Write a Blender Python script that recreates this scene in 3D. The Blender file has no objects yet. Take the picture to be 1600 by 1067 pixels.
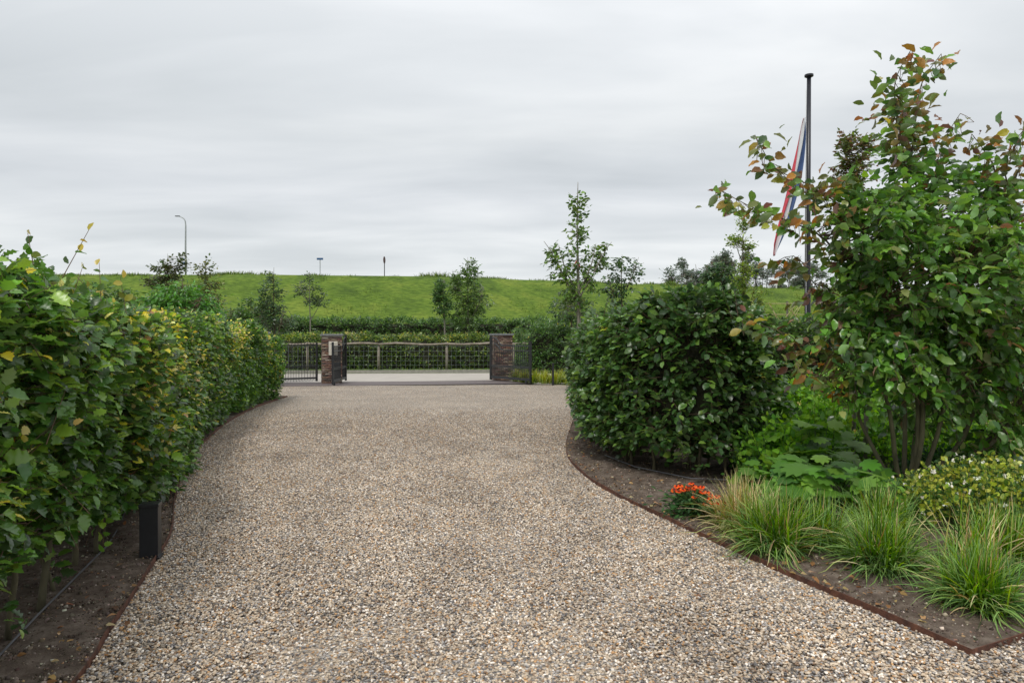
import bpy, bmesh, math, random
import numpy as np
from mathutils import Vector, Matrix
R_ = math.radians
sc = bpy.context.scene
COL = sc.collection
rng = np.random.default_rng(7)
random.seed(7)

# ------------------------------------------------------------ camera, sky, sun, exposure
F = 1067.0                       # focal length in photograph pixels (24 mm on 36 mm)
EYE = 1.6
cam_d = bpy.data.cameras.new('camera'); cam = bpy.data.objects.new('camera', cam_d); COL.objects.link(cam)
cam_d.lens = 24.0; cam_d.sensor_width = 36.0; cam_d.clip_end = 3000; cam_d.clip_start = 0.05
cam.location = (0, 0, EYE); cam.rotation_euler = (R_(90 - 0.19), 0, 0)
sc.camera = cam

SUN_EL, SUN_AZ = R_(58), R_(-165)     # azimuth measured from +Y towards +X
world = bpy.data.worlds.new('World'); sc.world = world; world.use_nodes = True
nt = world.node_tree; nt.nodes.clear()
def N(t, tree=None, **kw):
    n = (tree or nt).nodes.new(t)
    for k, v in kw.items(): setattr(n, k, v)
    return n
def L(a, b, tree=None): (tree or nt).links.new(a, b)
def ramp(tree, stops, interp='LINEAR'):
    r = tree.nodes.new('ShaderNodeValToRGB'); r.color_ramp.interpolation = interp
    e = r.color_ramp.elements
    while len(e) > 1: e.remove(e[-1])
    e[0].position = stops[0][0]; e[0].color = (*stops[0][1], 1)
    for p, c in stops[1:]:
        x = e.new(p); x.color = (*c, 1)
    return r
sky = N('ShaderNodeTexSky', sky_type='NISHITA'); sky.sun_disc = False
sky.sun_elevation = SUN_EL; sky.sun_rotation = SUN_AZ
bg1 = N('ShaderNodeBackground'); bg1.inputs[1].default_value = 0.08; L(sky.outputs[0], bg1.inputs[0])
tc = N('ShaderNodeTexCoord'); sep = N('ShaderNodeSeparateXYZ'); L(tc.outputs['Generated'], sep.inputs[0])
zc = N('ShaderNodeMath', operation='MAXIMUM'); L(sep.outputs[2], zc.inputs[0]); zc.inputs[1].default_value = 0.0
za = N('ShaderNodeMath', operation='ADD'); L(zc.outputs[0], za.inputs[0]); za.inputs[1].default_value = 0.10
dx = N('ShaderNodeMath', operation='DIVIDE'); L(sep.outputs[0], dx.inputs[0]); L(za.outputs[0], dx.inputs[1])
dy = N('ShaderNodeMath', operation='DIVIDE'); L(sep.outputs[1], dy.inputs[0]); L(za.outputs[0], dy.inputs[1])
cb = N('ShaderNodeCombineXYZ'); L(dx.outputs[0], cb.inputs[0]); L(dy.outputs[0], cb.inputs[1])
mp = N('ShaderNodeMapping'); mp.inputs['Rotation'].default_value = (0, 0, R_(8)); mp.inputs['Scale'].default_value = (0.45, 1.0, 1); mp.inputs['Location'].default_value = (2.3, 0.7, 0)
L(cb.outputs[0], mp.inputs[0])
no = N('ShaderNodeTexNoise'); no.inputs['Scale'].default_value = 1.5; no.inputs['Detail'].default_value = 5; no.inputs['Roughness'].default_value = 0.5; no.inputs['Distortion'].default_value = 0.3
L(mp.outputs[0], no.inputs[0])
el = ramp(nt, [(0.0, (.58, .60, .61)), (.13, (.60, .62, .63)), (.20, (.56, .58, .60)), (.28, (.54, .563, .578)), (.36, (.64, .66, .675)), (.45, (.74, .755, .77)), (1.0, (.82, .83, .84))])
L(sep.outputs[2], el.inputs[0])
nr = ramp(nt, [(.32, (.82, .835, .845)), (.50, (.95, .955, .96)), (.68, (1.10, 1.09, 1.08))])
L(no.outputs[0], nr.inputs[0])
mx = N('ShaderNodeMix', data_type='RGBA', blend_type='MULTIPLY'); mx.inputs[0].default_value = 1
L(el.outputs[0], mx.inputs[6]); L(nr.outputs[0], mx.inputs[7])
bg2 = N('ShaderNodeBackground'); L(mx.outputs[2], bg2.inputs[0]); bg2.inputs[1].default_value = 1.0
ms = N('ShaderNodeMixShader'); ms.inputs[0].default_value = 0.94
L(bg1.outputs[0], ms.inputs[1]); L(bg2.outputs[0], ms.inputs[2])
wo = N('ShaderNodeOutputWorld'); L(ms.outputs[0], wo.inputs[0])

sun_d = bpy.data.lights.new('sun', 'SUN'); sun_d.energy = 1.3; sun_d.angle = R_(14); sun_d.color = (1, .96, .9)
sun = bpy.data.objects.new('sun', sun_d); COL.objects.link(sun)
_d = Vector((math.sin(SUN_AZ) * math.cos(SUN_EL), math.cos(SUN_AZ) * math.cos(SUN_EL), math.sin(SUN_EL)))
sun.rotation_euler = _d.to_track_quat('Z', 'Y').to_euler()
vs = sc.view_settings; vs.view_transform = 'Standard'; vs.look = 'None'; vs.exposure = 0.48; vs.gamma = 1.0; vs.use_curve_mapping = False
sc.render.engine = 'CYCLES'
sc.cycles.max_bounces = 8; sc.cycles.transparent_max_bounces = 4; sc.cycles.use_denoising = True

# ------------------------------------------------------------ helpers
def W(px, py, Y):                # photograph pixel at depth Y -> metres
    return Vector(((px - 800) / F * Y, Y, EYE - (py - 530) / F * Y))
def GY(py): return EYE * F / (py - 530)
def G(px, py): Y = GY(py); return ((px - 800) / F * Y, Y)
def tag(o, label=None, cat=None, group=None, kind=None):
    if label: o['label'] = label
    if cat: o['category'] = cat
    if group: o['group'] = group
    if kind: o['kind'] = kind
    return o
def empty(name, loc=(0, 0, 0), rz=0, parent=None):
    o = bpy.data.objects.new(name, None); COL.objects.link(o); o.location = loc; o.rotation_euler = (0, 0, rz)
    o.empty_display_size = .1
    if parent: o.parent = parent
    return o
def link(name, me, mat=None, parent=None, smooth=False):
    o = bpy.data.objects.new(name, me); COL.objects.link(o)
    if mat is not None and len(me.materials) == 0: me.materials.append(mat)
    if parent is not None: o.parent = parent
    if smooth: me.shade_smooth()
    return o
def np_mesh(name, V, T, C=None):
    """triangles only; V (n,3), T (m,3), C (n,3) colour per point"""
    me = bpy.data.meshes.new(name)
    V = np.ascontiguousarray(V, np.float32); T = np.ascontiguousarray(T, np.int32)
    me.vertices.add(len(V)); me.vertices.foreach_set('co', V.ravel())
    me.loops.add(T.size); me.loops.foreach_set('vertex_index', T.ravel())
    me.polygons.add(len(T)); me.polygons.foreach_set('loop_start', np.arange(0, T.size, 3, dtype=np.int32))
    me.polygons.foreach_set('loop_total', np.full(len(T), 3, np.int32))
    me.update(calc_edges=True)
    if C is not None:
        a = me.color_attributes.new('Col', 'FLOAT_COLOR', 'POINT')
        c = np.ones((len(V), 4), np.float32); c[:, :3] = C
        a.data.foreach_set('color', c.ravel())
    return me
def pd_mesh(name, V, Fc):
    me = bpy.data.meshes.new(name); me.from_pydata([tuple(v) for v in V], [], Fc); me.update(); return me
class MB:
    """collects boxes, tubes and discs into one mesh"""
    def __init__(s): s.v = []; s.f = []
    def add(s, vs_, fs):
        o = len(s.v); s.v += [tuple(v) for v in vs_]; s.f += [tuple(i + o for i in f) for f in fs]; return s
    def box(s, c, d, rz=0):
        x, y, z = d[0] / 2, d[1] / 2, d[2] / 2; m = Matrix.Rotation(rz, 3, 'Z'); c = Vector(c)
        vv = [c + m @ Vector((i * x, j * y, k * z)) for i in (-1, 1) for j in (-1, 1) for k in (-1, 1)]
        return s.add(vv, [(0, 1, 3, 2), (4, 6, 7, 5), (0, 4, 5, 1), (2, 3, 7, 6), (0, 2, 6, 4), (1, 5, 7, 3)])
    def tube(s, pts, r, n=6, caps=True):
        pts = [Vector(p) for p in pts]; rr = r if isinstance(r, (list, tuple, np.ndarray)) else [r] * len(pts)
        V = []; Fc = []; prev = None
        for i, p in enumerate(pts):
            t = (pts[min(i + 1, len(pts) - 1)] - pts[max(i - 1, 0)]).normalized()
            if prev is None:
                a = Vector((0, 0, 1)) if abs(t.z) < .9 else Vector((1, 0, 0)); u = t.cross(a).normalized()
            else: u = (prev - t * prev.dot(t)).normalized()
            prev = u; w = t.cross(u)
            for k in range(n):
                an = 2 * math.pi * k / n; V.append(p + (u * math.cos(an) + w * math.sin(an)) * rr[i])
        for i in range(len(pts) - 1):
            for k in range(n):
                a, b = i * n + k, i * n + (k + 1) % n; Fc.append((a, b, b + n, a + n))
        if caps: Fc.append(tuple(range(n - 1, -1, -1))); Fc.append(tuple((len(pts) - 1) * n + k for k in range(n)))
        return s.add(V, Fc)
    def beam(s, a, b, w, h=None):
        a, b = Vector(a), Vector(b); t = (b - a).normalized(); up = Vector((0, 0, 1)) if abs(t.z) < .9 else Vector((0, 1, 0))
        u = t.cross(up).normalized() * w / 2; v = u.cross(t).normalized() * (h or w) / 2
        V = [p + i * u + j * v for p in (a, b) for (i, j) in ((-1, -1), (1, -1), (1, 1), (-1, 1))]
        return s.add(V, [(0, 3, 2, 1), (4, 5, 6, 7), (0, 1, 5, 4), (1, 2, 6, 5), (2, 3, 7, 6), (3, 0, 4, 7)])
    def build(s, name, mat=None, parent=None, smooth=False, bevel=0):
        o = link(name, pd_mesh(name, s.v, s.f), mat, parent, smooth)
        if bevel:
            b = o.modifiers.new('bevel', 'BEVEL'); b.width = bevel; b.segments = 2; b.limit_method = 'ANGLE'
        return o
def hash3(i, j, k, seed):
    n = (i * 374761393 + j * 668265263 + k * 2147483647 + seed * 974634777) & 0xffffffff
    n = ((n ^ (n >> 13)) * 1274126177) & 0xffffffff
    n = n ^ (n >> 16)
    return (n & 0xffff) / 65535.0
def vnoise(P, scale=1.0, seed=0):
    P = np.asarray(P, float) * scale; i = np.floor(P).astype(np.int64); f = P - i; f = f * f * (3 - 2 * f); out = 0
    for a in (0, 1):
        for b in (0, 1):
            for c in (0, 1):
                w = (f[:, 0] if a else 1 - f[:, 0]) * (f[:, 1] if b else 1 - f[:, 1]) * (f[:, 2] if c else 1 - f[:, 2])
                out = out + w * hash3(i[:, 0] + a, i[:, 1] + b, i[:, 2] + c, seed)
    return out
def nrm(a): return a / np.maximum(np.linalg.norm(a, axis=-1, keepdims=True), 1e-9)
def frames(d, n):                # d = along the leaf, n = its upper side
    d = nrm(d); x = nrm(np.cross(d, n)); z = np.cross(x, d); return np.stack([x, d, z], axis=-1)
def smooth_path(pts, step):
    pts = np.array(pts, float); out = []
    for i in range(len(pts) - 1):
        p0, p1, p2, p3 = pts[max(i - 1, 0)], pts[i], pts[i + 1], pts[min(i + 2, len(pts) - 1)]
        n = max(1, int(np.linalg.norm(p2 - p1) / step))
        for k in range(n):
            t = k / n
            out.append(.5 * (2 * p1 + (p2 - p0) * t + (2 * p0 - 5 * p1 + 4 * p2 - p3) * t * t + (3 * p1 - p0 - 3 * p2 + p3) * t ** 3))
    out.append(pts[-1]); return np.array(out)

# ------------------------------------------------------------ materials
def new_mat(name):
    m = bpy.data.materials.new(name); m.use_nodes = True; t = m.node_tree; p = t.nodes['Principled BSDF']; return m, t, p
def simple(name, col, rough=.6, metal=0, var=.15, scale=8, bump=0, spec=.5, col2=None, stretch=None):
    m, t, p = new_mat(name)
    tcn = N('ShaderNodeTexCoord', t); n = N('ShaderNodeTexNoise', t); n.inputs['Scale'].default_value = scale; n.inputs['Detail'].default_value = 6
    if stretch:
        mpn = N('ShaderNodeMapping', t); mpn.inputs['Scale'].default_value = stretch; L(tcn.outputs['Object'], mpn.inputs[0], t); L(mpn.outputs[0], n.inputs[0], t)
    else: L(tcn.outputs['Object'], n.inputs[0], t)
    c2 = col2 or tuple(min(1, c * (1 + var)) for c in col); c1 = tuple(c * (1 - var) for c in col) if not col2 else col
    r = ramp(t, [(.32, c1), (.68, c2)]); L(n.outputs[0], r.inputs[0], t); L(r.outputs[0], p.inputs['Base Color'], t)
    p.inputs['Roughness'].default_value = rough; p.inputs['Metallic'].default_value = metal; p.inputs['Specular IOR Level'].default_value = spec
    if bump:
        b = N('ShaderNodeBump', t); b.inputs['Strength'].default_value = bump; b.inputs['Distance'].default_value = .01
        n2 = N('ShaderNodeTexNoise', t); n2.inputs['Scale'].default_value = scale * 5; n2.inputs['Detail'].default_value = 5
        L(tcn.outputs['Object'], n2.inputs[0], t); L(n2.outputs[0], b.inputs['Height'], t); L(b.outputs[0], p.inputs['Normal'], t)
    return m
def leaf_mat(name, source='attr', rough=.33, spec=.68, trans=.3, veins=False):
    m, t, p = new_mat(name)
    if source == 'attr': a = N('ShaderNodeAttribute', t); a.attribute_name = 'Col'; c = a.outputs['Color']
    else: a = N('ShaderNodeObjectInfo', t); c = a.outputs['Color']
    g = N('ShaderNodeNewGeometry', t)
    hs = N('ShaderNodeHueSaturation', t); hs.inputs['Saturation'].default_value = .75; hs.inputs['Value'].default_value = 1.45
    L(c, hs.inputs['Color'], t)
    mxb = N('ShaderNodeMix', t, data_type='RGBA'); L(g.outputs['Backfacing'], mxb.inputs[0], t); L(c, mxb.inputs[6], t); L(hs.outputs[0], mxb.inputs[7], t)
    L(mxb.outputs[2], p.inputs['Base Color'], t); p.inputs['Roughness'].default_value = rough; p.inputs['Specular IOR Level'].default_value = spec
    tr = N('ShaderNodeBsdfTranslucent', t); h2 = N('ShaderNodeHueSaturation', t); h2.inputs['Hue'].default_value = .485; h2.inputs['Saturation'].default_value = 1.1; h2.inputs['Value'].default_value = 1.9
    L(c, h2.inputs['Color'], t); L(h2.outputs[0], tr.inputs[0], t)
    mxs = N('ShaderNodeMixShader', t); mxs.inputs[0].default_value = trans
    L(p.outputs[0], mxs.inputs[1], t); L(tr.outputs[0], mxs.inputs[2], t)
    out = [n for n in t.nodes if n.type == 'OUTPUT_MATERIAL'][0]; L(mxs.outputs[0], out.inputs[0], t)
    return m
M_LEAF = leaf_mat('leaf_glossy'); M_LEAFO = leaf_mat('leaf_glossy_single', 'obj')
M_SOFT = leaf_mat('leaf_matt', rough=.6, spec=.3); M_SOFTO = leaf_mat('leaf_matt_single', 'obj', rough=.5, spec=.35)
M_GRASS = leaf_mat('grass_blade', rough=.55, spec=.2, trans=.35)
M_BARK = simple('bark_olive', (.10, .09, .05), .8, scale=14, bump=.5, var=.4, stretch=(1, 1, .35))
M_BARKG = simple('bark_grey', (.2, .185, .15), .8, scale=16, bump=.4, var=.3, stretch=(1, 1, .3))
M_TWIG = simple('twig', (.13, .08, .05), .7, scale=20)
M_CORE = simple('core_shade_paint', (.030, .030, .016), .95, scale=9, var=.6, bump=.6)  # shade of the hedge interior painted as a dark core colour
M_BLACK = simple('black_powder_coat', (.018, .019, .022), .38, metal=0, var=.15, scale=20, spec=.5)
M_DGREY = simple('grey_powder_coat', (.030, .034, .038), .45, var=.2, scale=10)
M_RUST = simple('weathered_steel', (.06, .026, .018), .8, scale=18, bump=.4, col2=(.17, .07, .04), metal=.1)
M_WOOD = simple('weathered_wood', (.15, .125, .095), .85, scale=6, bump=.6, col2=(.30, .26, .21), stretch=(1, 1, 1))
M_OAK = simple('orange_wood', (.30, .15, .07), .7, scale=6, bump=.4, col2=(.42, .24, .13), stretch=(1, 1, .2))
M_CANE = simple('bamboo_cane', (.42, .36, .14), .5, scale=8, col2=(.62, .55, .30))
M_STONE = simple('cap_stone', (.17, .18, .185), .75, scale=10, bump=.3, var=.25)
M_WIRE = simple('galvanised_wire', (.30, .34, .34), .45, metal=.4)
M_BEIGE = simple('letterbox_beige', (.56, .53, .45), .5, var=.04)
M_GALV = simple('galvanised_steel', (.34, .36, .37), .5, metal=.3)
M_BLUE = simple('sign_blue', (.03, .09, .22), .5, var=.05)
M_RED = simple('sign_red', (.45, .03, .03), .5, var=.05)
M_WHITE = simple('sign_white', (.75, .75, .74), .5, var=.03)
M_HOSE = simple('drip_hose', (.10, .10, .11), .5)

# ------------------------------------------------------------ leaf templates (length 1 along +Y)
def tmpl_oval(st, wd, curl=.22, fold=.10, wave=.05):
    V = []; T = []; idx = []
    for i, (s, w) in enumerate(zip(st, wd)):
        z = -curl * s * s
        if w == 0: idx.append((len(V),) * 3); V.append((0, s, z)); continue
        k = len(V); wv = wave * (1 if i % 2 else -1)
        V += [(-w, s - .02, z + fold * w * 3 + wv), (0, s, z), (w, s + .02, z + fold * w * 3 - wv)]; idx.append((k, k + 1, k + 2))
    for a, b in zip(idx[:-1], idx[1:]):
        for q in (0, 1):
            f = [a[q], a[q + 1], b[q + 1], b[q]]
            g = []
            for x in f:
                if x not in g: g.append(x)
            if len(g) == 3: T.append((g[0], g[1], g[2]))
            elif len(g) == 4: T += [(g[0], g[1], g[2]), (g[0], g[2], g[3])]
    return np.array(V, float), np.array(T)
T_HI = tmpl_oval([0, .08, .24, .44, .64, .84, .94, 1], [0, .12, .26, .33, .32, .20, .08, 0], wave=.025)
T_MID = tmpl_oval([0, .28, .66, 1], [0, .27, .28, 0])
T_LO = (np.array([(0, 0, 0), (.3, .45, .05), (0, 1, -.15), (-.3, .45, .05)], float), np.array([(0, 1, 2), (0, 2, 3)]))
T_NARROW = tmpl_oval([0, .3, .7, 1], [0, .12, .12, 0], curl=.3)
def tmpl_palm():
    V = [(0, .38, 0.02)]; out = [(0, 0), (.16, -.06), (.30, .02), (.42, .12), (.34, .22), (.52, .36), (.50, .50), (.30, .50), (.36, .68), (.26, .82), (.12, .76), (0, 1.0)]
    out += [(-x, y) for x, y in out[-2:0:-1]]
    for x, y in out: V.append((x, y, -.30 * (x * x + max(0, y - .4) ** 2) + (.04 if (abs(x) > .3) else 0)))
    n = len(out); T = [(0, 1 + i, 1 + (i + 1) % n) for i in range(n)]
    T = [(a, c, b) if False else (a, b, c) for a, b, c in T]
    return np.array(V, float), np.array(T)
T_PALM = tmpl_palm()
def scatter(tmpl, P, Rm, S, C):
    V, T = tmpl; n = len(P); m = len(V)
    VV = np.einsum('nij,mj->nmi', Rm * S[:, None, None], V) + P[:, None, :]
    TT = T[None] + (np.arange(n) * m)[:, None, None]
    CC = np.repeat(C, m, axis=0)
    return VV.reshape(-1, 3), TT.reshape(-1, 3), CC
def merge(parts):
    off = 0; V = []; T = []; C = []
    for v, t, c in parts:
        V.append(v); T.append(t + off); C.append(c); off += len(v)
    return np.concatenate(V), np.concatenate(T), np.concatenate(C)
def pal(n, items, jit=.18):
    cols = np.array([c for c, _ in items]); w = np.array([x for _, x in items], float); k = rng.choice(len(items), n, p=w / w.sum())
    return np.clip(cols[k] * (1 + rng.normal(0, jit, (n, 1))) * (1 + rng.normal(0, .06, (n, 3))), .004, .95)
LEAF_ME = {}
def leaf_proto(kind):
    if kind not in LEAF_ME:
        tm = {'oval': T_HI, 'lobe': T_LOBE, 'par': T_PAR, 'palm': T_PALM, 'narrow': T_NARROW}[kind[0]]
        me = np_mesh('leaf', tm[0], tm[1]); me.materials.append(kind[1]); LEAF_ME[kind] = me
    return LEAF_ME[kind]
def in_view(P):
    x = P[:, 0] / np.maximum(P[:, 1], .1) * F + 800; y = 530 - (P[:, 2] - EYE) / np.maximum(P[:, 1], .1) * F
    return (P[:, 1] > .5) & (x > -20) & (x < 1620) & (y > -20) & (y < 1090)
T_PAR = tmpl_oval([0, .08, .22, .42, .62, .82, .93, 1], [0, .08, .19, .27, .27, .17, .07, 0], curl=.3, fold=.14, wave=.03)
T_LOBE = tmpl_oval([0, .12, .25, .36, .5, .6, .74, .84, 1], [0, .15, .33, .23, .37, .24, .27, .12, 0], wave=.03)
def foliage(parent, LV, mat=M_LEAF, mato=M_LEAFO, singles=0, name='foliage', kindname='oval', near=9, far=22, tm_near=T_HI, tm_mid=T_MID, facing=None):
    """LV: (P, R, S, C). The nearest become objects of their own, the rest one mesh."""
    P, Rm, S, C = LV
    D = np.linalg.norm(P - np.array([0, 0, EYE]), axis=1)
    single = np.zeros(len(P), bool)
    if singles:
        score = S / D * in_view(P) * (np.abs(np.einsum('ni,ni->n', Rm[:, :, 2], nrm(P - np.array([0, 0, EYE])))) + .15)
        if facing is not None: score = score * facing
        k = np.argsort(-score)[:singles]; single[k] = True
        for i in k:
            o = bpy.data.objects.new('leaf', leaf_proto((kindname, mato))); COL.objects.link(o); o.parent = parent
            m4 = Matrix(((Rm[i] * S[i]).tolist())).to_4x4(); m4.translation = Vector(P[i]) - parent.location
            o.matrix_local = m4; o.color = (*C[i], 1)
    parts = []
    for lo, hi, tm in ((0, near, tm_near), (near, far, tm_mid), (far, 1e9, T_LO if kindname in ('oval', 'lobe', 'par') else tm_mid)):
        s = (~single) & (D >= lo) & (D < hi)
        if s.any(): parts.append(scatter(tm, P[s], Rm[s], S[s], C[s]))
    V, T, C2 = merge(parts)
    me = np_mesh(name, V - np.array(parent.location)[None], T, C2)
    o = link(name, me, mat, parent); o['kind'] = 'stuff'
    return o
def twig_mesh(A, B, ra, rb, sag=0.0):
    """many two-segment three-sided twigs from A to B, vectorised"""
    n = len(A); mid = (A + B) / 2; mid[:, 2] += sag * np.linalg.norm(B - A, axis=1)
    d = nrm(B - A); up = np.where(np.abs(d[:, 2:3]) > .9, np.array([[1., 0, 0]]), np.array([[0, 0, 1.]])); u = nrm(np.cross(d, up)); w = np.cross(d, u)
    V = np.zeros((n, 9, 3))
    for r, (c, rad) in enumerate(((A, ra), (mid, (ra + rb) / 2), (B, rb))):
        rad = np.broadcast_to(rad, (n,))[:, None]
        for k in range(3):
            an = 2 * math.pi * k / 3; V[:, r * 3 + k] = c + (u * math.cos(an) + w * math.sin(an)) * rad
    T = []
    for r in (0, 1):
        for k in range(3):
            a, b = r * 3 + k, r * 3 + (k + 1) % 3; T += [(a, b, b + 3), (a, b + 3, a + 3)]
    TT = np.array(T)[None] + (np.arange(n) * 9)[:, None, None]
    return V.reshape(-1, 3), TT.reshape(-1, 3), np.zeros((n * 9, 3))
def sprigs(B, D, Nn, length, nleaf, lsize, cols, jit=.25, droop=0.0, flat=.8):
    """leaves set alternately along twigs that start at B and run along D; returns leaf arrays"""
    n = len(B); D = nrm(D); X = nrm(np.cross(D, Nn)); Z = np.cross(X, D); P = []; Rm = []; S = []; lid = []
    length = np.broadcast_to(length, (n,)).astype(float)
    for k in range(nleaf):
        s = (k + .6) / nleaf; side = 1 if k % 2 else -1
        if k == nleaf - 1: side = 0
        p = B + D * (length * s)[:, None] - Z * (droop * length * s * s)[:, None] + rng.normal(0, .012, (n, 3))
        d = D * (.55 if side else 1) + X * side * .85 + rng.normal(0, jit, (n, 3)); d[:, 2] -= droop * .6
        nn = Z * flat + rng.normal(0, jit * 1.1, (n, 3)) + np.array([0, 0, .25])
        P.append(p); Rm.append(frames(d, nn)); S.append(lsize * rng.uniform(.6, 1.15, n) * (1 if k < nleaf - 1 else .85)); lid.append(np.full(n, k))
    P = np.concatenate(P); Rm = np.concatenate(Rm); S = np.concatenate(S)
    idx = np.tile(np.arange(n), nleaf)
    return P, Rm, S, idx

# ------------------------------------------------------------ setting: ground, driveway, beds, road, dike
def sheet(name, V, Fc, mat, kind='structure', **kw):
    o = link(name, pd_mesh(name, V, Fc), mat); o['kind'] = kind
    return o
m, t, p = new_mat('meadow'); g = N('ShaderNodeTexCoord', t); n1 = N('ShaderNodeTexNoise', t); n1.inputs['Scale'].default_value = .35; n1.inputs['Detail'].default_value = 8; n1.inputs['Roughness'].default_value = .65
L(g.outputs['Object'], n1.inputs[0], t); r1 = ramp(t, [(.32, (.065, .115, .018)), (.5, (.105, .175, .024)), (.66, (.155, .215, .034))]); L(n1.outputs[0], r1.inputs[0], t)
n2 = N('ShaderNodeTexNoise', t); n2.inputs['Scale'].default_value = 5; n2.inputs['Detail'].default_value = 6; mpn = N('ShaderNodeMapping', t); mpn.inputs['Scale'].default_value = (.4, 1, 2)
L(g.outputs['Object'], mpn.inputs[0], t); L(mpn.outputs[0], n2.inputs[0], t); r2 = ramp(t, [(.30, (.50, .56, .5)), (.68, (1.3, 1.22, 1.15))]); L(n2.outputs[0], r2.inputs[0], t)
mm = N('ShaderNodeMix', t, data_type='RGBA', blend_type='MULTIPLY'); mm.inputs[0].default_value = 1; L(r1.outputs[0], mm.inputs[6], t); L(r2.outputs[0], mm.inputs[7], t); L(mm.outputs[2], p.inputs['Base Color'], t)
p.inputs['Roughness'].default_value = .9; p.inputs['Specular IOR Level'].default_value = .15
b = N('ShaderNodeBump', t); b.inputs['Strength'].default_value = 1; b.inputs['Distance'].default_value = .15; L(n2.outputs[0], b.inputs['Height'], t); L(b.outputs[0], p.inputs['Normal'], t)
M_MEADOW = m
sheet('ground', [(-1500, -300, -.06), (1500, -300, -.06), (1500, 2500, -.06), (-1500, 2500, -.06)], [(0, 1, 2, 3)], M_MEADOW)

# gravel base, cells of the colours of the stones
GCOL = [((0.454, 0.361, 0.268), 3.0), ((0.585, 0.488, 0.379), 2.2), ((0.807, 0.741, 0.671), 1.1), ((0.273, 0.23, 0.185), 2.2), ((0.131, 0.122, 0.122), 1.8), ((0.464, 0.273, 0.126), 0.8), ((0.232, 0.151, 0.097), 0.9), ((0.363, 0.341, 0.33), 1.8)]
def stone_ramp(t):
    tot = sum(w for _, w in GCOL); acc = 0; st = []
    for c, w in GCOL: st.append((acc / tot, tuple(x * 1.0 for x in c))); acc += w
    return ramp(t, st, 'CONSTANT')
m, t, p = new_mat('gravel_bed'); g = N('ShaderNodeTexCoord', t)
vo = N('ShaderNodeTexVoronoi', t); vo.inputs['Scale'].default_value = 62; L(g.outputs['Object'], vo.inputs[0], t)
sp = N('ShaderNodeSeparateColor', t); L(vo.outputs['Color'], sp.inputs[0], t); sr = stone_ramp(t); L(sp.outputs[0], sr.inputs[0], t)
dr = ramp(t, [(.0, (1.0, 1.01, 1.0)), (.45, (.82, .83, .82)), (.8, (.30, .30, .29))]); L(vo.outputs['Distance'], dr.inputs[0], t)  # darkens cell rims to paint the shade between stones
mm = N('ShaderNodeMix', t, data_type='RGBA', blend_type='MULTIPLY'); mm.inputs[0].default_value = 1; L(sr.outputs[0], mm.inputs[6], t); L(dr.outputs[0], mm.inputs[7], t)
nb = N('ShaderNodeTexNoise', t); nb.inputs['Scale'].default_value = .8; nb.inputs['Detail'].default_value = 3; L(g.outputs['Object'], nb.inputs[0], t)
rb = ramp(t, [(.35, (.90, .89, .88)), (.65, (1.1, 1.09, 1.07))]); L(nb.outputs[0], rb.inputs[0], t)
m3 = N('ShaderNodeMix', t, data_type='RGBA', blend_type='MULTIPLY'); m3.inputs[0].default_value = 1; L(mm.outputs[2], m3.inputs[6], t); L(rb.outputs[0], m3.inputs[7], t)
L(m3.outputs[2], p.inputs['Base Color'], t); p.inputs['Roughness'].default_value = .75
b = N('ShaderNodeBump', t); b.invert = True; b.inputs['Strength'].default_value = .8; b.inputs['Distance'].default_value = .006; L(vo.outputs['Distance'], b.inputs['Height'], t); L(b.outputs[0], p.inputs['Normal'], t)
M_GRAVEL = m
m, t, p = new_mat('pebble'); oi = N('ShaderNodeObjectInfo', t); sr = stone_ramp(t); L(oi.outputs['Random'], sr.inputs[0], t)
g = N('ShaderNodeTexCoord', t); nb = N('ShaderNodeTexNoise', t); nb.inputs['Scale'].default_value = 60; nb.inputs['Detail'].default_value = 3; L(g.outputs['Object'], nb.inputs[0], t)
rb = ramp(t, [(.35, (.85, .84, .82)), (.65, (1.25, 1.24, 1.2))]); L(nb.outputs[0], rb.inputs[0], t)
mm = N('ShaderNodeMix', t, data_type='RGBA', blend_type='MULTIPLY'); mm.inputs[0].default_value = 1; L(sr.outputs[0], mm.inputs[6], t); L(rb.outputs[0], mm.inputs[7], t); gp = N('ShaderNodeNewGeometry', t); mpp = N('ShaderNodeMapping', t); mpp.inputs['Scale'].default_value = (1.3, .5, 1); L(gp.outputs['Position'], mpp.inputs[0], t)
npz = N('ShaderNodeTexNoise', t); npz.inputs['Scale'].default_value = .9; npz.inputs['Detail'].default_value = 5; npz.inputs['Roughness'].default_value = .6; L(mpp.outputs[0], npz.inputs[0], t)
rpz = ramp(t, [(.32, (.74, .73, .72)), (.5, (1.0, 1.0, 1.0)), (.68, (1.16, 1.15, 1.13))]); L(npz.outputs[0], rpz.inputs[0], t)
mz = N('ShaderNodeMix', t, data_type='RGBA', blend_type='MULTIPLY'); mz.inputs[0].default_value = 1; L(mm.outputs[2], mz.inputs[6], t); L(rpz.outputs[0], mz.inputs[7], t); L(mz.outputs[2], p.inputs['Base Color'], t)
p.inputs['Roughness'].default_value = .55
M_PEB = m

# edging curves, from the camera outwards
EL = smooth_path([(-1.75, 1.2), (-1.86, 2.2), (-2.03, 3.18), (-2.22, 3.79), (-2.56, 4.88), (-2.84, 5.69), (-3.45, 7.0), (-4.25, 9.0), (-4.95, 11.2), (-5.55, 13.5), (-6.0, 16), (-6.2, 18.2), (-6.25, 19.0)], .12)
ER = smooth_path([(2.33, 3.45), (1.80, 4.81), (1.49, 5.69), (1.03, 7.11), (.84, 8.1), (.76, 9.3), (.86, 10.7), (1.15, 13), (1.5, 16), (1.8, 20), (2.0, 23.0)], .12)
def xl(y): return np.interp(y, EL[:, 1], EL[:, 0])
def xr(y): return np.interp(y, ER[:, 1], ER[:, 0])
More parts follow.
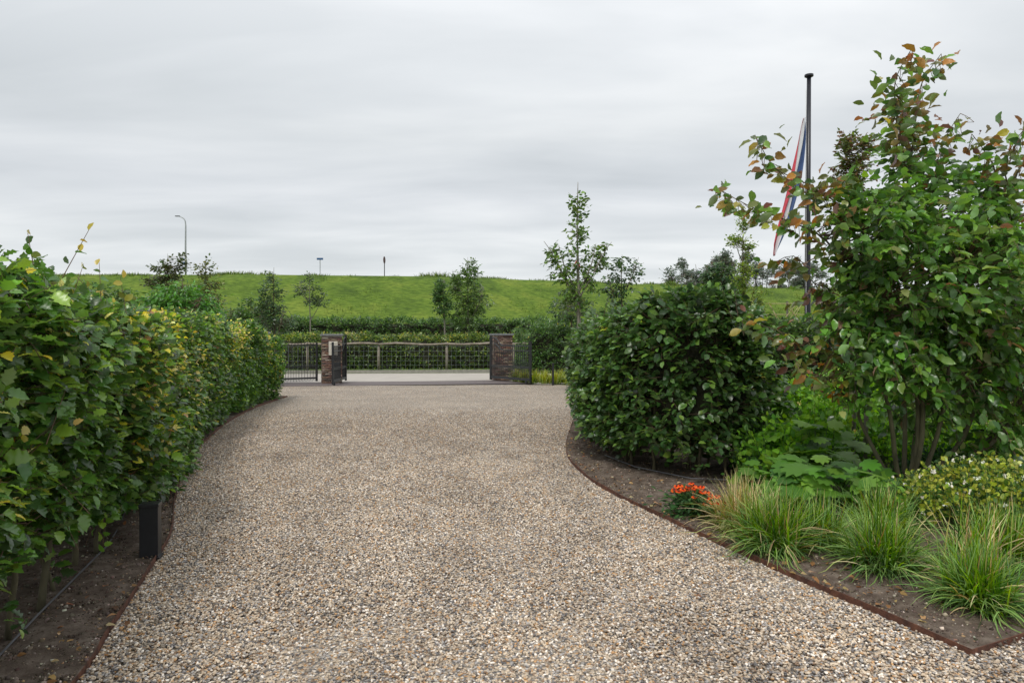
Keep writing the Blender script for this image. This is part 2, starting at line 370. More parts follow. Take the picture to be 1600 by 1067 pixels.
# driveway
sheet('driveway', [(-14, -8, -.004), (16, -8, -.004), (16, 23.95, -.004), (1.9, 23.95, -.004), (.5, 24.0, -.004), (-14, 23.1, -.004)], [(0, 1, 2, 3, 4, 5)], M_GRAVEL)
# soil
m, t, p = new_mat('soil'); g = N('ShaderNodeTexCoord', t); n1 = N('ShaderNodeTexNoise', t); n1.inputs['Scale'].default_value = 9; n1.inputs['Detail'].default_value = 10; n1.inputs['Roughness'].default_value = .7; L(g.outputs['Object'], n1.inputs[0], t)
r1 = ramp(t, [(.3, (.065, .048, .037)), (.5, (.125, .097, .077)), (.72, (.23, .19, .155))]); L(n1.outputs[0], r1.inputs[0], t); L(r1.outputs[0], p.inputs['Base Color'], t); p.inputs['Roughness'].default_value = .95; p.inputs['Specular IOR Level'].default_value = .1
b = N('ShaderNodeBump', t); b.inputs['Strength'].default_value = 1; b.inputs['Distance'].default_value = .03; L(n1.outputs[0], b.inputs['Height'], t); L(b.outputs[0], p.inputs['Normal'], t)
M_SOIL = m
def loft(name, A, B, cols, mat, amp=.02, z=.02, pw=2.0):
    n = len(A); u = np.linspace(0, 1, cols) ** pw; P = A[:, None, :] * (1 - u)[None, :, None] + B[:, None, :] * u[None, :, None]
    P3 = np.concatenate([P, np.zeros((n, cols, 1))], 2).reshape(-1, 3)
    P3[:, 2] = z + (vnoise(P3, 4, 3) - .5) * amp * 2 + (vnoise(P3, 14, 5) - .5) * amp
    idx = np.arange(n * cols).reshape(n, cols)
    P3[idx[:, 0], 2] = z
    q = np.stack([idx[:-1, :-1], idx[1:, :-1], idx[1:, 1:], idx[:-1, 1:]], -1).reshape(-1, 4)
    T = np.concatenate([q[:, [0, 1, 2]], q[:, [0, 2, 3]]])
    o = link(name, np_mesh(name, P3, T), mat, smooth=True); o['kind'] = 'structure'; return o
loft('soil_bed', EL, np.stack([np.full(len(EL), -16.0), EL[:, 1] - .2], 1), 120, M_SOIL, .022, .025)
tt = np.linspace(0, 1, len(ER))
Bq = np.stack([12 + 3 * tt, 7.9 + (24 - 7.9) * tt], 1)
loft('soil_bed', ER, Bq, 140, M_SOIL, .02, .025)

def strip(name, pts, h, th, mat, parent=None):
    pts = np.asarray(pts); d = nrm(np.gradient(pts, axis=0)); nn = np.stack([-d[:, 1], d[:, 0]], 1) * th / 2
    V = []; Fc = []
    for i, (p_, q) in enumerate(zip(pts, nn)):
        wob = .004 * math.sin(i * .7)
        V += [(p_[0] - q[0], p_[1] - q[1], -.02), (p_[0] - q[0], p_[1] - q[1], h + wob), (p_[0] + q[0], p_[1] + q[1], h + wob), (p_[0] + q[0], p_[1] + q[1], -.02)]
    for i in range(len(pts) - 1):
        a = i * 4
        for k in range(4): Fc.append((a + k, a + 4 + k, a + 4 + (k + 1) % 4, a + (k + 1) % 4))
    Fc += [(0, 1, 2, 3), (a + 7, a + 6, a + 5, a + 4)]
    return link(name, pd_mesh(name, V, Fc), mat, parent)
e = strip('steel_edging', EL, .036, .005, M_RUST); tag(e, 'rusty steel edging strip curving in front of the left hedge', 'edging')
low = np.array([(2.33 + (12 - 2.33) * k / 60, 3.45 + (7.9 - 3.45) * k / 60) for k in range(60, 0, -1)])
e = strip('steel_edging', np.concatenate([low, ER]), .036, .005, M_RUST); tag(e, 'rusty steel edging with a pointed corner round the right planting bed', 'edging')

# road, paver strip, verge
M_ROAD = simple('pale_concrete', (.40, .37, .33), .8, scale=1.5, var=.07, bump=.2)
sheet('road', [(-60, 20.5, -.03), (-60, 30.5, -.03), (-10, 32.2, -.03), (10, 33.9, -.03), (60, 42, -.03), (60, 28, -.03), (3, 25.6, -.03), (.4, 24.4, -.03), (-7, 22.9, -.03), (-14, 21.5, -.03)], [tuple(range(9, -1, -1))], M_ROAD)
m, t, p = new_mat('clinker_paving'); g = N('ShaderNodeTexCoord', t); bk = N('ShaderNodeTexBrick', t); bk.inputs['Scale'].default_value = 5; bk.inputs['Color1'].default_value = (.11, .088, .09, 1); bk.inputs['Color2'].default_value = (.15, .125, .12, 1); bk.inputs['Mortar'].default_value = (.08, .07, .065, 1); bk.inputs['Mortar Size'].default_value = .012
L(g.outputs['Object'], bk.inputs[0], t); L(bk.outputs[0], p.inputs['Base Color'], t); p.inputs['Roughness'].default_value = .75
M_CLINK = m
# strip of clinker pavers between gravel and road: turned like the gate line, real bricks joined
GA = R_(18)
gl = np.array([-7.2, 23.3]); gd = np.array([math.cos(GA), math.sin(GA)])
A0, A1 = np.array([-13.5, 22.6]), np.array([.2, 25.0])
V = [(-14, 22.55, .004), (-7.5, 23.25, .004), (-1.2, 24.35, .004), (.9, 24.55, .004), (.35, 25.9, .004), (-1.0, 26.6, .004), (-3.5, 26.0, .004), (-6.6, 25.5, .004), (-14, 24.6, .004)]
sheet('paving_strip', V, [tuple(range(9))], M_CLINK)
k_ = MB(); pts = [(-60, 31.0), (-10, 32.7), (10, 34.4), (60, 42.6)]
for a, b_ in zip(pts[:-1], pts[1:]): k_.beam((*a, .03), (*b_, .03), .15, .14)
o = k_.build('kerb', simple('kerb_concrete', (.30, .28, .25), .8)); o['kind'] = 'structure'

# dike
CR = np.array([(-400, 47), (-120, 52), (-60, 56), (-33, 58.7), (-11.3, 60.5), (3, 65.2), (27.5, 73.4), (60, 86), (120, 108), (400, 210)], float)
CRs = smooth_path(CR, 3.0)
def dike():
    d = nrm(np.gradient(CRs, axis=0)); nn = np.stack([d[:, 1], -d[:, 0]], 1)       # towards the camera
    prof = [(-60, -.2), (-30, .2), (-16, 7.0 - .6), (-9, 7.05), (-4, 7.1), (0, 7.1), (.8, 7.05), (2.5, 6.4), (4.5, 5.5), (6.5, 4.55), (8.5, 3.6), (10.5, 2.7), (12.5, 1.75), (14.5, .9), (17, .25), (20, .0), (26, -.2)]
    n, c = len(CRs), len(prof); P = np.zeros((n, c, 3))
    for j, (a, z) in enumerate(prof): P[:, j, :2] = CRs + nn * a; P[:, j, 2] = z
    Pf = P.reshape(-1, 3); Pf[:, 2] += (vnoise(Pf, .35, 2) - .5) * .25 * (Pf[:, 2] > .3) + (vnoise(Pf, .05, 9) - .5) * .25
    idx = np.arange(n * c).reshape(n, c); q = np.stack([idx[:-1, :-1], idx[:-1, 1:], idx[1:, 1:], idx[1:, :-1]], -1).reshape(-1, 4)
    T = np.concatenate([q[:, [0, 2, 1]], q[:, [0, 3, 2]]])
    o = link('dike', np_mesh('dike', Pf, T), M_MEADOW, smooth=True); o['kind'] = 'structure'
    # grass tufts on the slope and the crest
    m_ = 34000; ti = rng.uniform(0, 1, m_); X = rng.uniform(-60, 62, m_); a = rng.uniform(-1.5, 15.5, m_) ; a = np.where(rng.random(m_) < .18, rng.uniform(-1.0, 1.2, m_), a)
    cy = np.interp(X, CR[:, 0], CR[:, 1]); sl = np.interp(X, CRs[:, 0], np.gradient(CRs[:, 1]) / np.gradient(CRs[:, 0])); ln = np.sqrt(1 + sl * sl)
    Px = X + sl / ln * a; Py = cy - a / ln
    Z = np.interp(a, [q_[0] for q_ in prof], [q_[1] for q_ in prof]) - .08
    P = np.stack([Px, Py, Z], 1); n_ = len(P); parts = []
    for k in range(4):
        d_ = nrm(rng.normal(0, .5, (n_, 3)) * np.array([1, 1, 0]) + np.array([0, 0, 1])); nn_ = rng.normal(0, 1, (n_, 3)); nn_[:, 2] *= .2
        tuft = np.clip(vnoise(P, .5, 31) * 1.5 - .2, .25, 1.2)
        parts.append(scatter((np.array([(-.10, 0, 0), (.10, 0, 0), (.0, 1, .1)]), np.array([(0, 1, 2)])), P + rng.normal(0, .12, (n_, 3)) * np.array([1, 1, 0]), frames(d_, nn_), rng.uniform(.18, .42, n_) * tuft * np.where((a < 1.2) & (vnoise(P, .8, 77) > .55), 1.9, 1.0), pal(n_, [((.075, .13, .02), 3), ((.11, .18, .025), 3), ((.18, .23, .045), 1.2), ((.045, .08, .016), 1.2)], .22)))
    V, T, C = merge(parts); o = link('dike_grass', np_mesh('dike_grass', V, T, C), M_GRASS); tag(o, 'long grass growing on the slope of the dike', 'grass', kind='stuff')
dike()

# ------------------------------------------------------------ pebbles
def pebbles():
    P = []
    for y0, y1, dens in ((2.75, 4.5, 6400), (4.5, 6.5, 6000), (6.5, 9.0, 4600), (9.0, 16.0, 2600)):
        a, b_ = -.80 * y1 - .2, .80 * y1 + .3; n = int((b_ - a) * (y1 - y0) * dens); Q = np.stack([rng.uniform(a, b_, n), rng.uniform(y0, y1, n), np.zeros(n)], 1)
        lim = xr(Q[:, 1]); below = Q[:, 1] < 3.45 + (Q[:, 0] - 2.33) * (4.45 / 9.67)
        ok = (Q[:, 0] > xl(Q[:, 1]) + .012) & (((Q[:, 1] > 3.45) & (Q[:, 0] < lim - .012)) | (below | ((Q[:, 1] <= 3.45) & (Q[:, 0] < 2.33))))
        ok &= (Q[:, 0] > -.77 * Q[:, 1] - .1) & (Q[:, 0] < .77 * Q[:, 1] + .1)
        ok &= rng.random(n) < np.clip((16.2 - Q[:, 1]) / 6.5, 0, 1) ** 1.2 if y0 >= 9 else True
        P.append(Q[ok])
    P = np.concatenate(P); P[:, 2] = rng.uniform(-.001, .010, len(P)) + (vnoise(P, 3, 8) - .5) * .014 + (vnoise(P, .9, 18) - .5) * .016
    me = bpy.data.meshes.new('gravel'); me.vertices.add(len(P)); me.vertices.foreach_set('co', P.astype(np.float32).ravel()); me.update()
    o = link('gravel', me, M_PEB)
    ng = bpy.data.node_groups.new('pebbles', 'GeometryNodeTree'); ng.interface.new_socket('Geometry', in_out='INPUT', socket_type='NodeSocketGeometry'); ng.interface.new_socket('Geometry', in_out='OUTPUT', socket_type='NodeSocketGeometry')
    gi = ng.nodes.new('NodeGroupInput'); go = ng.nodes.new('NodeGroupOutput'); ip = ng.nodes.new('GeometryNodeInstanceOnPoints')
    ico = ng.nodes.new('GeometryNodeMeshIcoSphere'); ico.inputs['Radius'].default_value = 1; ico.inputs['Subdivisions'].default_value = 2
    spn = ng.nodes.new('GeometryNodeSetPosition'); nz = ng.nodes.new('ShaderNodeTexNoise'); nz.inputs['Scale'].default_value = 1.1
    sub = ng.nodes.new('ShaderNodeVectorMath'); sub.operation = 'SUBTRACT'; sub.inputs[1].default_value = (.5, .5, .5)
    ng.links.new(nz.outputs['Color'], sub.inputs[0]); scn = ng.nodes.new('ShaderNodeVectorMath'); scn.operation = 'SCALE'; scn.inputs['Scale'].default_value = 1.1
    ng.links.new(sub.outputs[0], scn.inputs[0]); ng.links.new(scn.outputs[0], spn.inputs['Offset']); ng.links.new(ico.outputs[0], spn.inputs[0])
    ss = ng.nodes.new('GeometryNodeSetShadeSmooth'); ng.links.new(spn.outputs[0], ss.inputs[0])
    sm = ng.nodes.new('GeometryNodeSetMaterial'); sm.inputs['Material'].default_value = M_PEB; ng.links.new(ss.outputs[0], sm.inputs[0])
    rv = ng.nodes.new('FunctionNodeRandomValue'); rv.data_type = 'FLOAT_VECTOR'; rv.inputs[0].default_value = (-.5, -.5, 0); rv.inputs[1].default_value = (.5, .5, 6.28)
    rs = ng.nodes.new('FunctionNodeRandomValue'); rs.data_type = 'FLOAT_VECTOR'; rs.inputs[0].default_value = (.0065, .0048, .0035); rs.inputs[1].default_value = (.0118, .0088, .0065); rs.inputs['Seed'].default_value = 4
    ng.links.new(gi.outputs[0], ip.inputs['Points']); ng.links.new(sm.outputs[0], ip.inputs['Instance']); ng.links.new(rv.outputs[0], ip.inputs['Rotation']); ng.links.new(rs.outputs[0], ip.inputs['Scale']); ng.links.new(ip.outputs[0], go.inputs[0])
    md = o.modifiers.new('pebbles', 'NODES'); md.node_group = ng
    tag(o, 'mixed beige and grey pebbles covering the driveway', 'gravel', kind='stuff')
pebbles()

# clods, bits and fallen leaves on the soil
ico_v = np.array([(0, 0, 1), (.9, 0, .1), (0, .9, .2), (-.8, .1, 0), (0, -.9, .1), (.1, 0, -.7)], float); ico_t = np.array([(0, 1, 2), (0, 2, 3), (0, 3, 4), (0, 4, 1), (5, 2, 1), (5, 3, 2), (5, 4, 3), (5, 1, 4)])
def clods():
    out = []
    for side in (0, 1):
        n = 16000; y = 2.6 + rng.random(n) ** 1.6 * 9; d = rng.random(n) ** 1.5 * 1.6 + .01
        x = xl(y) - d if side == 0 else np.where(y < 3.5, 99, xr(y) + d)
        P = np.stack([x, y, np.zeros(n)], 1); P[:, 2] = .024 + (vnoise(P, 4, 3) - .5) * .04 + (vnoise(P, 14, 5) - .5) * .02
        P = P[np.abs(P[:, 0]) < 20]
        n = len(P); out.append(scatter((ico_v, ico_t), P, frames(rng.normal(0, 1, (n, 3)), rng.normal(0, 1, (n, 3))), rng.uniform(.003, .011, n) * (1 + (rng.random(n) < .08) * 1.0), pal(n, [((.09, .068, .052), 5), ((.16, .125, .10), 3), ((.42, .37, .30), .8), ((.30, .20, .12), .6)], .25)))
    V, T, C = merge(out)
    m, t, p = new_mat('soil_crumb'); a = N('ShaderNodeAttribute', t); a.attribute_name = 'Col'; L(a.outputs[0], p.inputs['Base Color'], t); p.inputs['Roughness'].default_value = .95; p.inputs['Specular IOR Level'].default_value = .1
    o = link('soil_crumbs', np_mesh('soil_crumbs', V, T, C), m); tag(o, 'crumbs of soil and small stones lying on the planting beds', 'soil', kind='stuff')
    n = 620; y = 2.9 + rng.random(n) ** 1.3 * 8; side = rng.random(n) < .72
    d = rng.random(n) ** 1.6 * 1.3 + .02; x = np.where(side, xr(np.maximum(y, 3.6)) + d, xl(y) - d); lo = side & (y < 4.1); y = np.where(lo, 3.75 + rng.random(n) * 1.6 + d * .5, y); x = np.where(lo, xr(y) + d, x)
    P = np.stack([x, y, np.full(n, .045)], 1); dd = rng.normal(0, 1, (n, 3)); dd[:, 2] *= .15; nn = rng.normal(0, .25, (n, 3)) + np.array([0, 0, 1])
    extra = np.array([W(px, py, GY(py)) for px, py in ((1062, 826), (1068, 829), (1098, 843), (1128, 852), (1142, 857), (1162, 862), (1245, 905), (178, 957), (186, 955))]); extra[:, 2] = .03
    P[:len(extra)] = extra
    g_ = np.arange(len(extra), len(extra) + 34); P[g_, 1] = rng.uniform(3.3, 9.5, 34); P[g_, 0] = np.where(rng.random(34) < .5, xl(P[g_, 1]) + rng.random(34) ** 2 * 1.2 + .03, xr(P[g_, 1]) - rng.random(34) ** 2 * 1.2 - .03); P[g_, 2] = .024
    V, T, C = scatter(T_MID, P, frames(dd, nn), rng.uniform(.025, .055, n), pal(n, [((.28, .15, .06), 3), ((.40, .26, .11), 2), ((.16, .09, .05), 2), ((.5, .38, .2), .8)], .2))
    o = link('fallen_leaves', np_mesh('fallen_leaves', V, T, C), M_SOFT); tag(o, 'dry brown leaves lying on the beds and along the edging', 'leaves', kind='stuff')
clods()

# ------------------------------------------------------------ hedges
def hedge(name, label, path, hw, h, z0, cols, density, lsize=.075, sprig=.26, nleaf=7, singles=0, stems=0, yellow=None, amp=.14, r=.28, ends=(1, 1), group=None, near=8, far=20, stemr=.016, back=.4, hfun=None, z0fun=None, holes=.30, core_in=.30, hole_scale=3.0, kindname='oval', tm_near=T_HI, inner=0):
    pth = smooth_path(path, .15); n = len(pth); d = nrm(np.gradient(pth, axis=0)); nn = np.stack([-d[:, 1], d[:, 0]], 1)
    root = empty(name, (float(pth[n // 2][0]), float(pth[n // 2][1]), 0)); tag(root, label, 'hedge', group)
    seg = np.linalg.norm(np.diff(pth, axis=0), axis=1); s = np.concatenate([[0], np.cumsum(seg)]); Lh = s[-1]
    def at(u): return np.stack([np.interp(u, s, pth[:, 0]), np.interp(u, s, pth[:, 1])], 1), nrm(np.stack([np.interp(u, s, nn[:, 0]), np.interp(u, s, nn[:, 1])], 1)), nrm(np.stack([np.interp(u, s, d[:, 0]), np.interp(u, s, d[:, 1])], 1))
    hf = hfun or (lambda u: np.full(len(u), h)); zf0 = z0fun or (lambda u: np.full(len(u), z0))
    def surf(kind_, m_, inset=0.0):
        if kind_ == 'end':
            e_ = rng.random(m_) < .5; u = np.where(e_, 0.0, Lh); a = rng.uniform(-math.pi / 2, math.pi / 2, m_); c, N_, D_ = at(u)
            D_ = np.where(e_[:, None], -D_, D_); o2 = D_ * np.cos(a)[:, None] + N_ * np.sin(a)[:, None]
        else:
            u = rng.uniform(0, Lh, m_); c, N_, D_ = at(u); sd = np.where(rng.random(m_) < .5, 1, -1)[:, None]; o2 = N_ * sd
        H = hf(u)
        if kind_ == 'top':
            w = rng.uniform(-1, 1, m_); P = np.concatenate([c + N_ * (w * (hw - r * .5))[:, None], H[:, None]], 1); O = np.stack([N_[:, 0] * w * .4, N_[:, 1] * w * .4, np.ones(m_)], 1)
            P[:, 2] -= .10 * r * np.abs(w) ** 3; return P, nrm(O)
        Z0 = zf0(u); z = Z0 + (H - Z0) * rng.random(m_); over = np.clip((z - (H - r)) / r, 0, 1); ins = r * (1 - np.sqrt(1 - over ** 2 * .96))
        lowin = .10 * np.clip(1 - (z - Z0) / .5, 0, 1)
        P = np.concatenate([c + o2 * (hw - ins - lowin - inset)[:, None], z[:, None]], 1)
        return P, nrm(np.concatenate([o2 * np.sqrt(1 - over ** 2 * .8)[:, None], (over * .9)[:, None]], 1))
    area_side = 2 * Lh * (h - z0); area_top = Lh * 2 * hw; area_end = math.pi * hw * (h - z0) * 2
    PP, OO = [], []
    for kd, ar in (('side', area_side), ('top', area_top), ('end', area_end)):
        P, O = surf(kd, int(ar * density)); PP.append(P); OO.append(O)
    P = np.concatenate(PP); O = np.concatenate(OO)
    # less on the side turned away from the camera, gaps by noise
    vis = np.einsum('ni,ni->n', O, nrm(np.array([0, 0, EYE]) - P)) > -.25
    keep = (vis | (rng.random(len(P)) < back)) & ((vnoise(P, hole_scale, 11) * .6 + vnoise(P, hole_scale * 2.6, 12) * .4) > holes * (.6 + .6 * rng.random(len(P))))
    P, O = P[keep], O[keep]
    disp = (vnoise(P, 1.3, 21) - .5) * 2 * amp + (vnoise(P, 4.0, 22) - .5) * amp - rng.random(len(P)) ** 2 * .22
    P = P + O * disp[:, None]
    if inner:
        ki = rng.random(len(P)) < inner; Pi, Oi = P[ki] - O[ki] * rng.uniform(.12, .34, (ki.sum(), 1)) + rng.normal(0, .10, (ki.sum(), 3)), O[ki]
        q = surf('side', int(area_side * density * inner * .45)); qe = surf('end', int(area_end * density * inner * .6)); Q = np.concatenate([q[0], qe[0]]); Qo = np.concatenate([q[1], qe[1]])
        P = np.concatenate([P, Pi, Q - Qo * rng.uniform(.16, .36, (len(Q), 1))]); O = np.concatenate([O, Oi, Qo])
    n_ = len(P); D = O * .8 + rng.normal(0, .42, (n_, 3)) + np.array([0, 0, .10]); Nn = np.array([0, 0, 1.0]) + O * .55 + rng.normal(0, .28, (n_, 3))
    ln = sprig * rng.uniform(.6, 1.1, n_); B = P - nrm(D) * (ln * .75)[:, None]
    lp, lr, ls, idx = sprigs(B, D, Nn, ln, nleaf, lsize, None, droop=.15)
    C = pal(len(lp), cols, .2) * (0.8 + .45 * vnoise(P, 1.1, 41))[idx][:, None]
    if yellow is not None:
        pr = yellow(P); yk = rng.random(n_) < pr; ym = yk[idx] & (rng.random(len(idx)) < .62); C[ym] = pal(ym.sum(), [((.66, .60, .06), 3), ((.74, .66, .22), 2), ((.32, .40, .04), 2.5), ((.40, .24, .09), .4)], .18); ls[ym] *= .8
    foliage(root, (lp, lr, ls, C), singles=singles, near=near, far=far, kindname=kindname, tm_near=tm_near)
    # twigs
    dcam = np.linalg.norm(P, axis=1); tk = dcam < 14
    if tk.any():
        V, T, _ = twig_mesh(B[tk] - nrm(D[tk]) * .08, B[tk] + nrm(D[tk]) * ln[tk][:, None], .0028, .0012); V = V - np.array(root.location)[None]
        o = link('twigs', np_mesh('twigs', V, T), M_TWIG, root); o['kind'] = 'stuff'
    # solid core, its dark colour stands in for the shade inside the hedge
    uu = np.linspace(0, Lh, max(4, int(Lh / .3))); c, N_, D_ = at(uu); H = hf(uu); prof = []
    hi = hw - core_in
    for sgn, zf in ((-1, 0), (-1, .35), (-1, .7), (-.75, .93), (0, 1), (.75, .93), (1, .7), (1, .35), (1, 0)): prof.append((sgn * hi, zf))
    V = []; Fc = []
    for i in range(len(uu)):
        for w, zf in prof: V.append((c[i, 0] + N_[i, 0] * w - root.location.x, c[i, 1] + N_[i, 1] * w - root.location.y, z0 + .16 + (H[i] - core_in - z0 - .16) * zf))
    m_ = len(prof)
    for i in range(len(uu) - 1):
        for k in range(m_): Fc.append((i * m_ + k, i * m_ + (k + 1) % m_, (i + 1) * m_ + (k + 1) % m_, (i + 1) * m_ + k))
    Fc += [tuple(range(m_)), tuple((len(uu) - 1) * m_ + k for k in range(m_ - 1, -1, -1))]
    link('shade_core', pd_mesh('shade_core', V, Fc), M_CORE, root)['kind'] = 'stuff'
    # stems
    if stems:
        k = int(Lh / stems)
        for i in range(k):
            u = np.array([(i + .5 + random.uniform(-.25, .25)) * stems]); c, N_, D_ = at(u)
            for row in ((-.25, .25) if hw > .3 else (0,)):
                b0 = Vector((*(c[0] + N_[0] * (row + random.uniform(-.04, .04)) + D_[0] * random.uniform(-.06, .06)), 0)) - root.location; lean = Vector((random.uniform(-.12, .12), random.uniform(-.12, .12), 0))
                pts_ = [b0 + Vector((0, 0, -.03)), b0 + lean * .35 + Vector((0, 0, .12)), b0 + lean * .6 + Vector((random.uniform(-.07, .07), random.uniform(-.07, .07), .36)), b0 + lean + Vector((0, 0, .9)), b0 + lean * 1.1 + Vector((0, 0, h - .5))]
                rr = stemr * random.uniform(.7, 1.35)
                MB().tube(pts_, [rr * 1.25, rr, rr * .95, rr * .8, rr * .4], 8).build('stem', M_BARK, root, smooth=True)
    return root
CD_L = [((0.055, 0.135, 0.024), 4), ((0.097, 0.209, 0.03), 4), ((0.17, 0.304, 0.038), 2), ((0.036, 0.081, 0.022), 2)]
CD_R = [((0.053, 0.12, 0.029), 5), ((0.085, 0.18, 0.038), 4), ((0.146, 0.264, 0.043), 1.6), ((0.032, 0.072, 0.022), 2)]
# the left hedge stands just behind its edging
dL = nrm(np.gradient(EL, axis=0)); oL = EL + np.stack([-dL[:, 1], dL[:, 0]], 1) * np.interp(EL[:, 1], [3, 5.5, 7.5, 20], [.74, .72, .58, .58])[:, None]
pl = oL[::8]; pl = np.concatenate([pl[(pl[:, 1] > 1.2) & (pl[:, 1] < 17.9)], [[-6.72, 18.0]]])
_pls = smooth_path(pl, .15); _plu = np.concatenate([[0], np.cumsum(np.linalg.norm(np.diff(_pls, axis=0), axis=1))])
def hl(u): return np.interp(np.interp(u, _plu, _pls[:, 1]), [2.6, 3.4, 4.0, 5.5, 8, 11, 17, 18], [2.04, 1.97, 1.84, 1.77, 1.80, 1.90, 1.93, 1.75])
def zl(u): return np.interp(np.interp(u, _plu, _pls[:, 1]), [3.0, 4.3, 5.0, 6.6, 18], [.54, .48, .36, .12, .10])
def yl(P): return np.clip((vnoise(P, 1.1, 51) - .40) * 2.2, 0.03, .72) * np.clip((P[:, 2] - .5) / .8, .12, 1) * np.clip((P[:, 1] - 2.5) / 2.0, .25, 1)
hedge('hedge', 'long clipped hedge with yellowing leaves curving along the left side of the driveway', pl, .62, 1.9, .38, CD_L, 225, lsize=.094, sprig=.28, singles=300, stems=.40, yellow=yl, amp=.17, stemr=.016, kindname='lobe', tm_near=T_LOBE, near=6.5, inner=.2, core_in=.40, hfun=hl, z0fun=zl, holes=.36)
# the right hedge: a block that follows the bed's edge
pr_ = [(2.72, 8.5), (2.45, 8.15), (2.05, 8.1), (1.78, 8.65), (1.60, 9.5), (1.68, 10.8), (1.95, 12.3), (2.3, 14.2)]
def hr(u): return np.interp(u, [0, .4, .8, 1.5, 2.5, 3.8, 8], [2.08, 2.18, 2.2, 2.1, 1.92, 1.85, 1.85])
hedge('hedge', 'dark green rounded hedge block standing in the bed right of the driveway', pr_, .60, 2.2, .31, CD_R, 215, lsize=.108, sprig=.33, singles=300, stems=.33, amp=.19, r=.42, holes=.34, inner=.28, core_in=.40, hfun=hr, yellow=lambda P: np.full(len(P), .004), stemr=.017)
# dark hedge behind, right
hedge('hedge', 'dark hedge at the back of the bed behind the flagpole foot', [(4.3, 12.6), (6.2, 12.9), (9.5, 12.5)], .5, 1.95, .1, CD_R, 150, lsize=.09, nleaf=6, near=5, far=30)
hedge('hedge', 'tall dark hedge right of the right gate pillar', [(.9, 28.6), (3.4, 27.2), (7.0, 25.6)], .8, 2.15, .05, CD_R, 110, lsize=.11, sprig=.35, nleaf=6, near=4, far=20, amp=.2, back=.1, yellow=lambda P: .06 * (P[:, 2] > 1.7))
# hedges across the road
CY = [((0.066, 0.132, 0.024), 3), ((0.119, 0.204, 0.03), 3), ((0.211, 0.264, 0.042), 2), ((0.04, 0.084, 0.019), 3)]
hedge('hedge', 'low hedge with yellow green top directly behind the wooden post fence', [(-24, 34.3), (-10, 35.5), (5, 36.7), (12, 37.4)], .75, 1.85, -.1, CY, 60, lsize=.13, sprig=.4, nleaf=6, near=4, far=20, amp=.15, back=0, yellow=lambda P: .30 * np.clip((P[:, 2] - 1.45) * 2, 0, 1))
hedge('hedge', 'taller dark hedge at the foot of the dike slope', [(-30, 41.0), (-12, 41.8), (3, 42.6), (9, 43)], .8, 2.85, 0, CD_R, 50, lsize=.15, sprig=.45, nleaf=6, near=4, far=20, amp=.15, back=0)
def shoots():
    par = [o for o in bpy.data.objects if o.name == 'hedge'][0]; n = 26; y = rng.uniform(2.9, 6.5, n); x = np.interp(y, EL[:, 1], EL[:, 0]) - rng.uniform(.1, 1.1, n); z = np.interp(y, [2.6, 3.4, 4, 5.5, 8], [2.0, 1.94, 1.82, 1.75, 1.76])
    B = np.stack([x, y, z], 1); D = rng.normal(0, .3, (n, 3)) + np.array([0, 0, 1]); ln = rng.uniform(.14, .34, n); lp, lr, ls, idx = sprigs(B, D, rng.normal(0, 1, (n, 3)), ln, 6, .06, None, jit=.35)
    V, T, C = scatter(T_HI, lp, lr, ls, pal(len(lp), [((.07, .17, .025), 3), ((.42, .36, .06), 1.6), ((.16, .2, .04), 1)], .2)); off = np.array(par.location)[None]
    o = link('shoots', np_mesh('shoots', V - off, T, C), M_LEAF, par); o['kind'] = 'stuff'; V, T, _ = twig_mesh(B, B + nrm(D) * ln[:, None], .003, .0015); o = link('shoot_twigs', np_mesh('shoot_twigs', V - off, T), M_TWIG, par); o['kind'] = 'stuff'
shoots()
def low_shoots(idx_, pts_, lsz, cols_):
    par = [o for o in bpy.data.objects if o.name == idx_][0]; B = np.array(pts_); n = len(B); D = rng.normal(0, .35, (n, 3)) + np.array([.4 if B[0, 0] < 0 else -.3, -.5, .35]); ln = rng.uniform(.18, .32, n); lp, lr, ls, ix = sprigs(B, D, np.array([0, -.2, 1.0]) + rng.normal(0, .3, (n, 3)), ln, 8, lsz, None, jit=.3, droop=.1)
    V, T, C = scatter(T_LOBE, lp, lr, ls, pal(len(lp), cols_, .2)); off = np.array(par.location)[None]; o = link('low_shoots', np_mesh('low_shoots', V - off, T, C), M_LEAF, par); o['kind'] = 'stuff'
    V, T, _ = twig_mesh(B, B + nrm(D) * ln[:, None], .004, .002); o = link('shoot_twigs', np_mesh('shoot_twigs', V - off, T), M_TWIG, par); o['kind'] = 'stuff'
low_shoots('hedge', [(-2.55, 3.35, .28), (-2.5, 3.5, .16), (-2.62, 3.7, .36), (-2.75, 4.0, .30), (-2.85, 4.25, .25), (-2.7, 4.5, .2), (-2.95, 4.5, .35), (-2.45, 3.2, .42), (-2.9, 4.9, .35), (-2.85, 5.1, .42), (-2.95, 5.3, .3)], .08, CD_L)
low_shoots('hedge.001', [(2.2, 7.55, .22), (1.95, 7.6, .35), (2.45, 7.6, .3), (1.45, 8.1, .3), (1.7, 7.8, .33), (1.2, 8.9, .3), (2.6, 7.75, .4), (2.3, 7.5, .42)], .09, CD_R)
# drip hoses under the two near hedges
o = MB().tube([(*q, .05 + .02 * math.sin(i)) for i, q in enumerate((EL + np.stack([-dL[:, 1], dL[:, 0]], 1) * .40)[10:120:6])], .006, 6).build('drip_hose', M_HOSE, smooth=True); tag(o, 'thin grey irrigation hose lying under the left hedge', 'hose')
o = MB().tube([(1.25, 9.2, .04), (1.5, 8.3, .05), (2.0, 7.6, .05), (2.8, 7.5, .04), (3.6, 7.8, .04)], .007, 6).build('drip_hose', M_HOSE, smooth=True); tag(o, 'thin grey irrigation hose lying under the dark right hedge', 'hose')

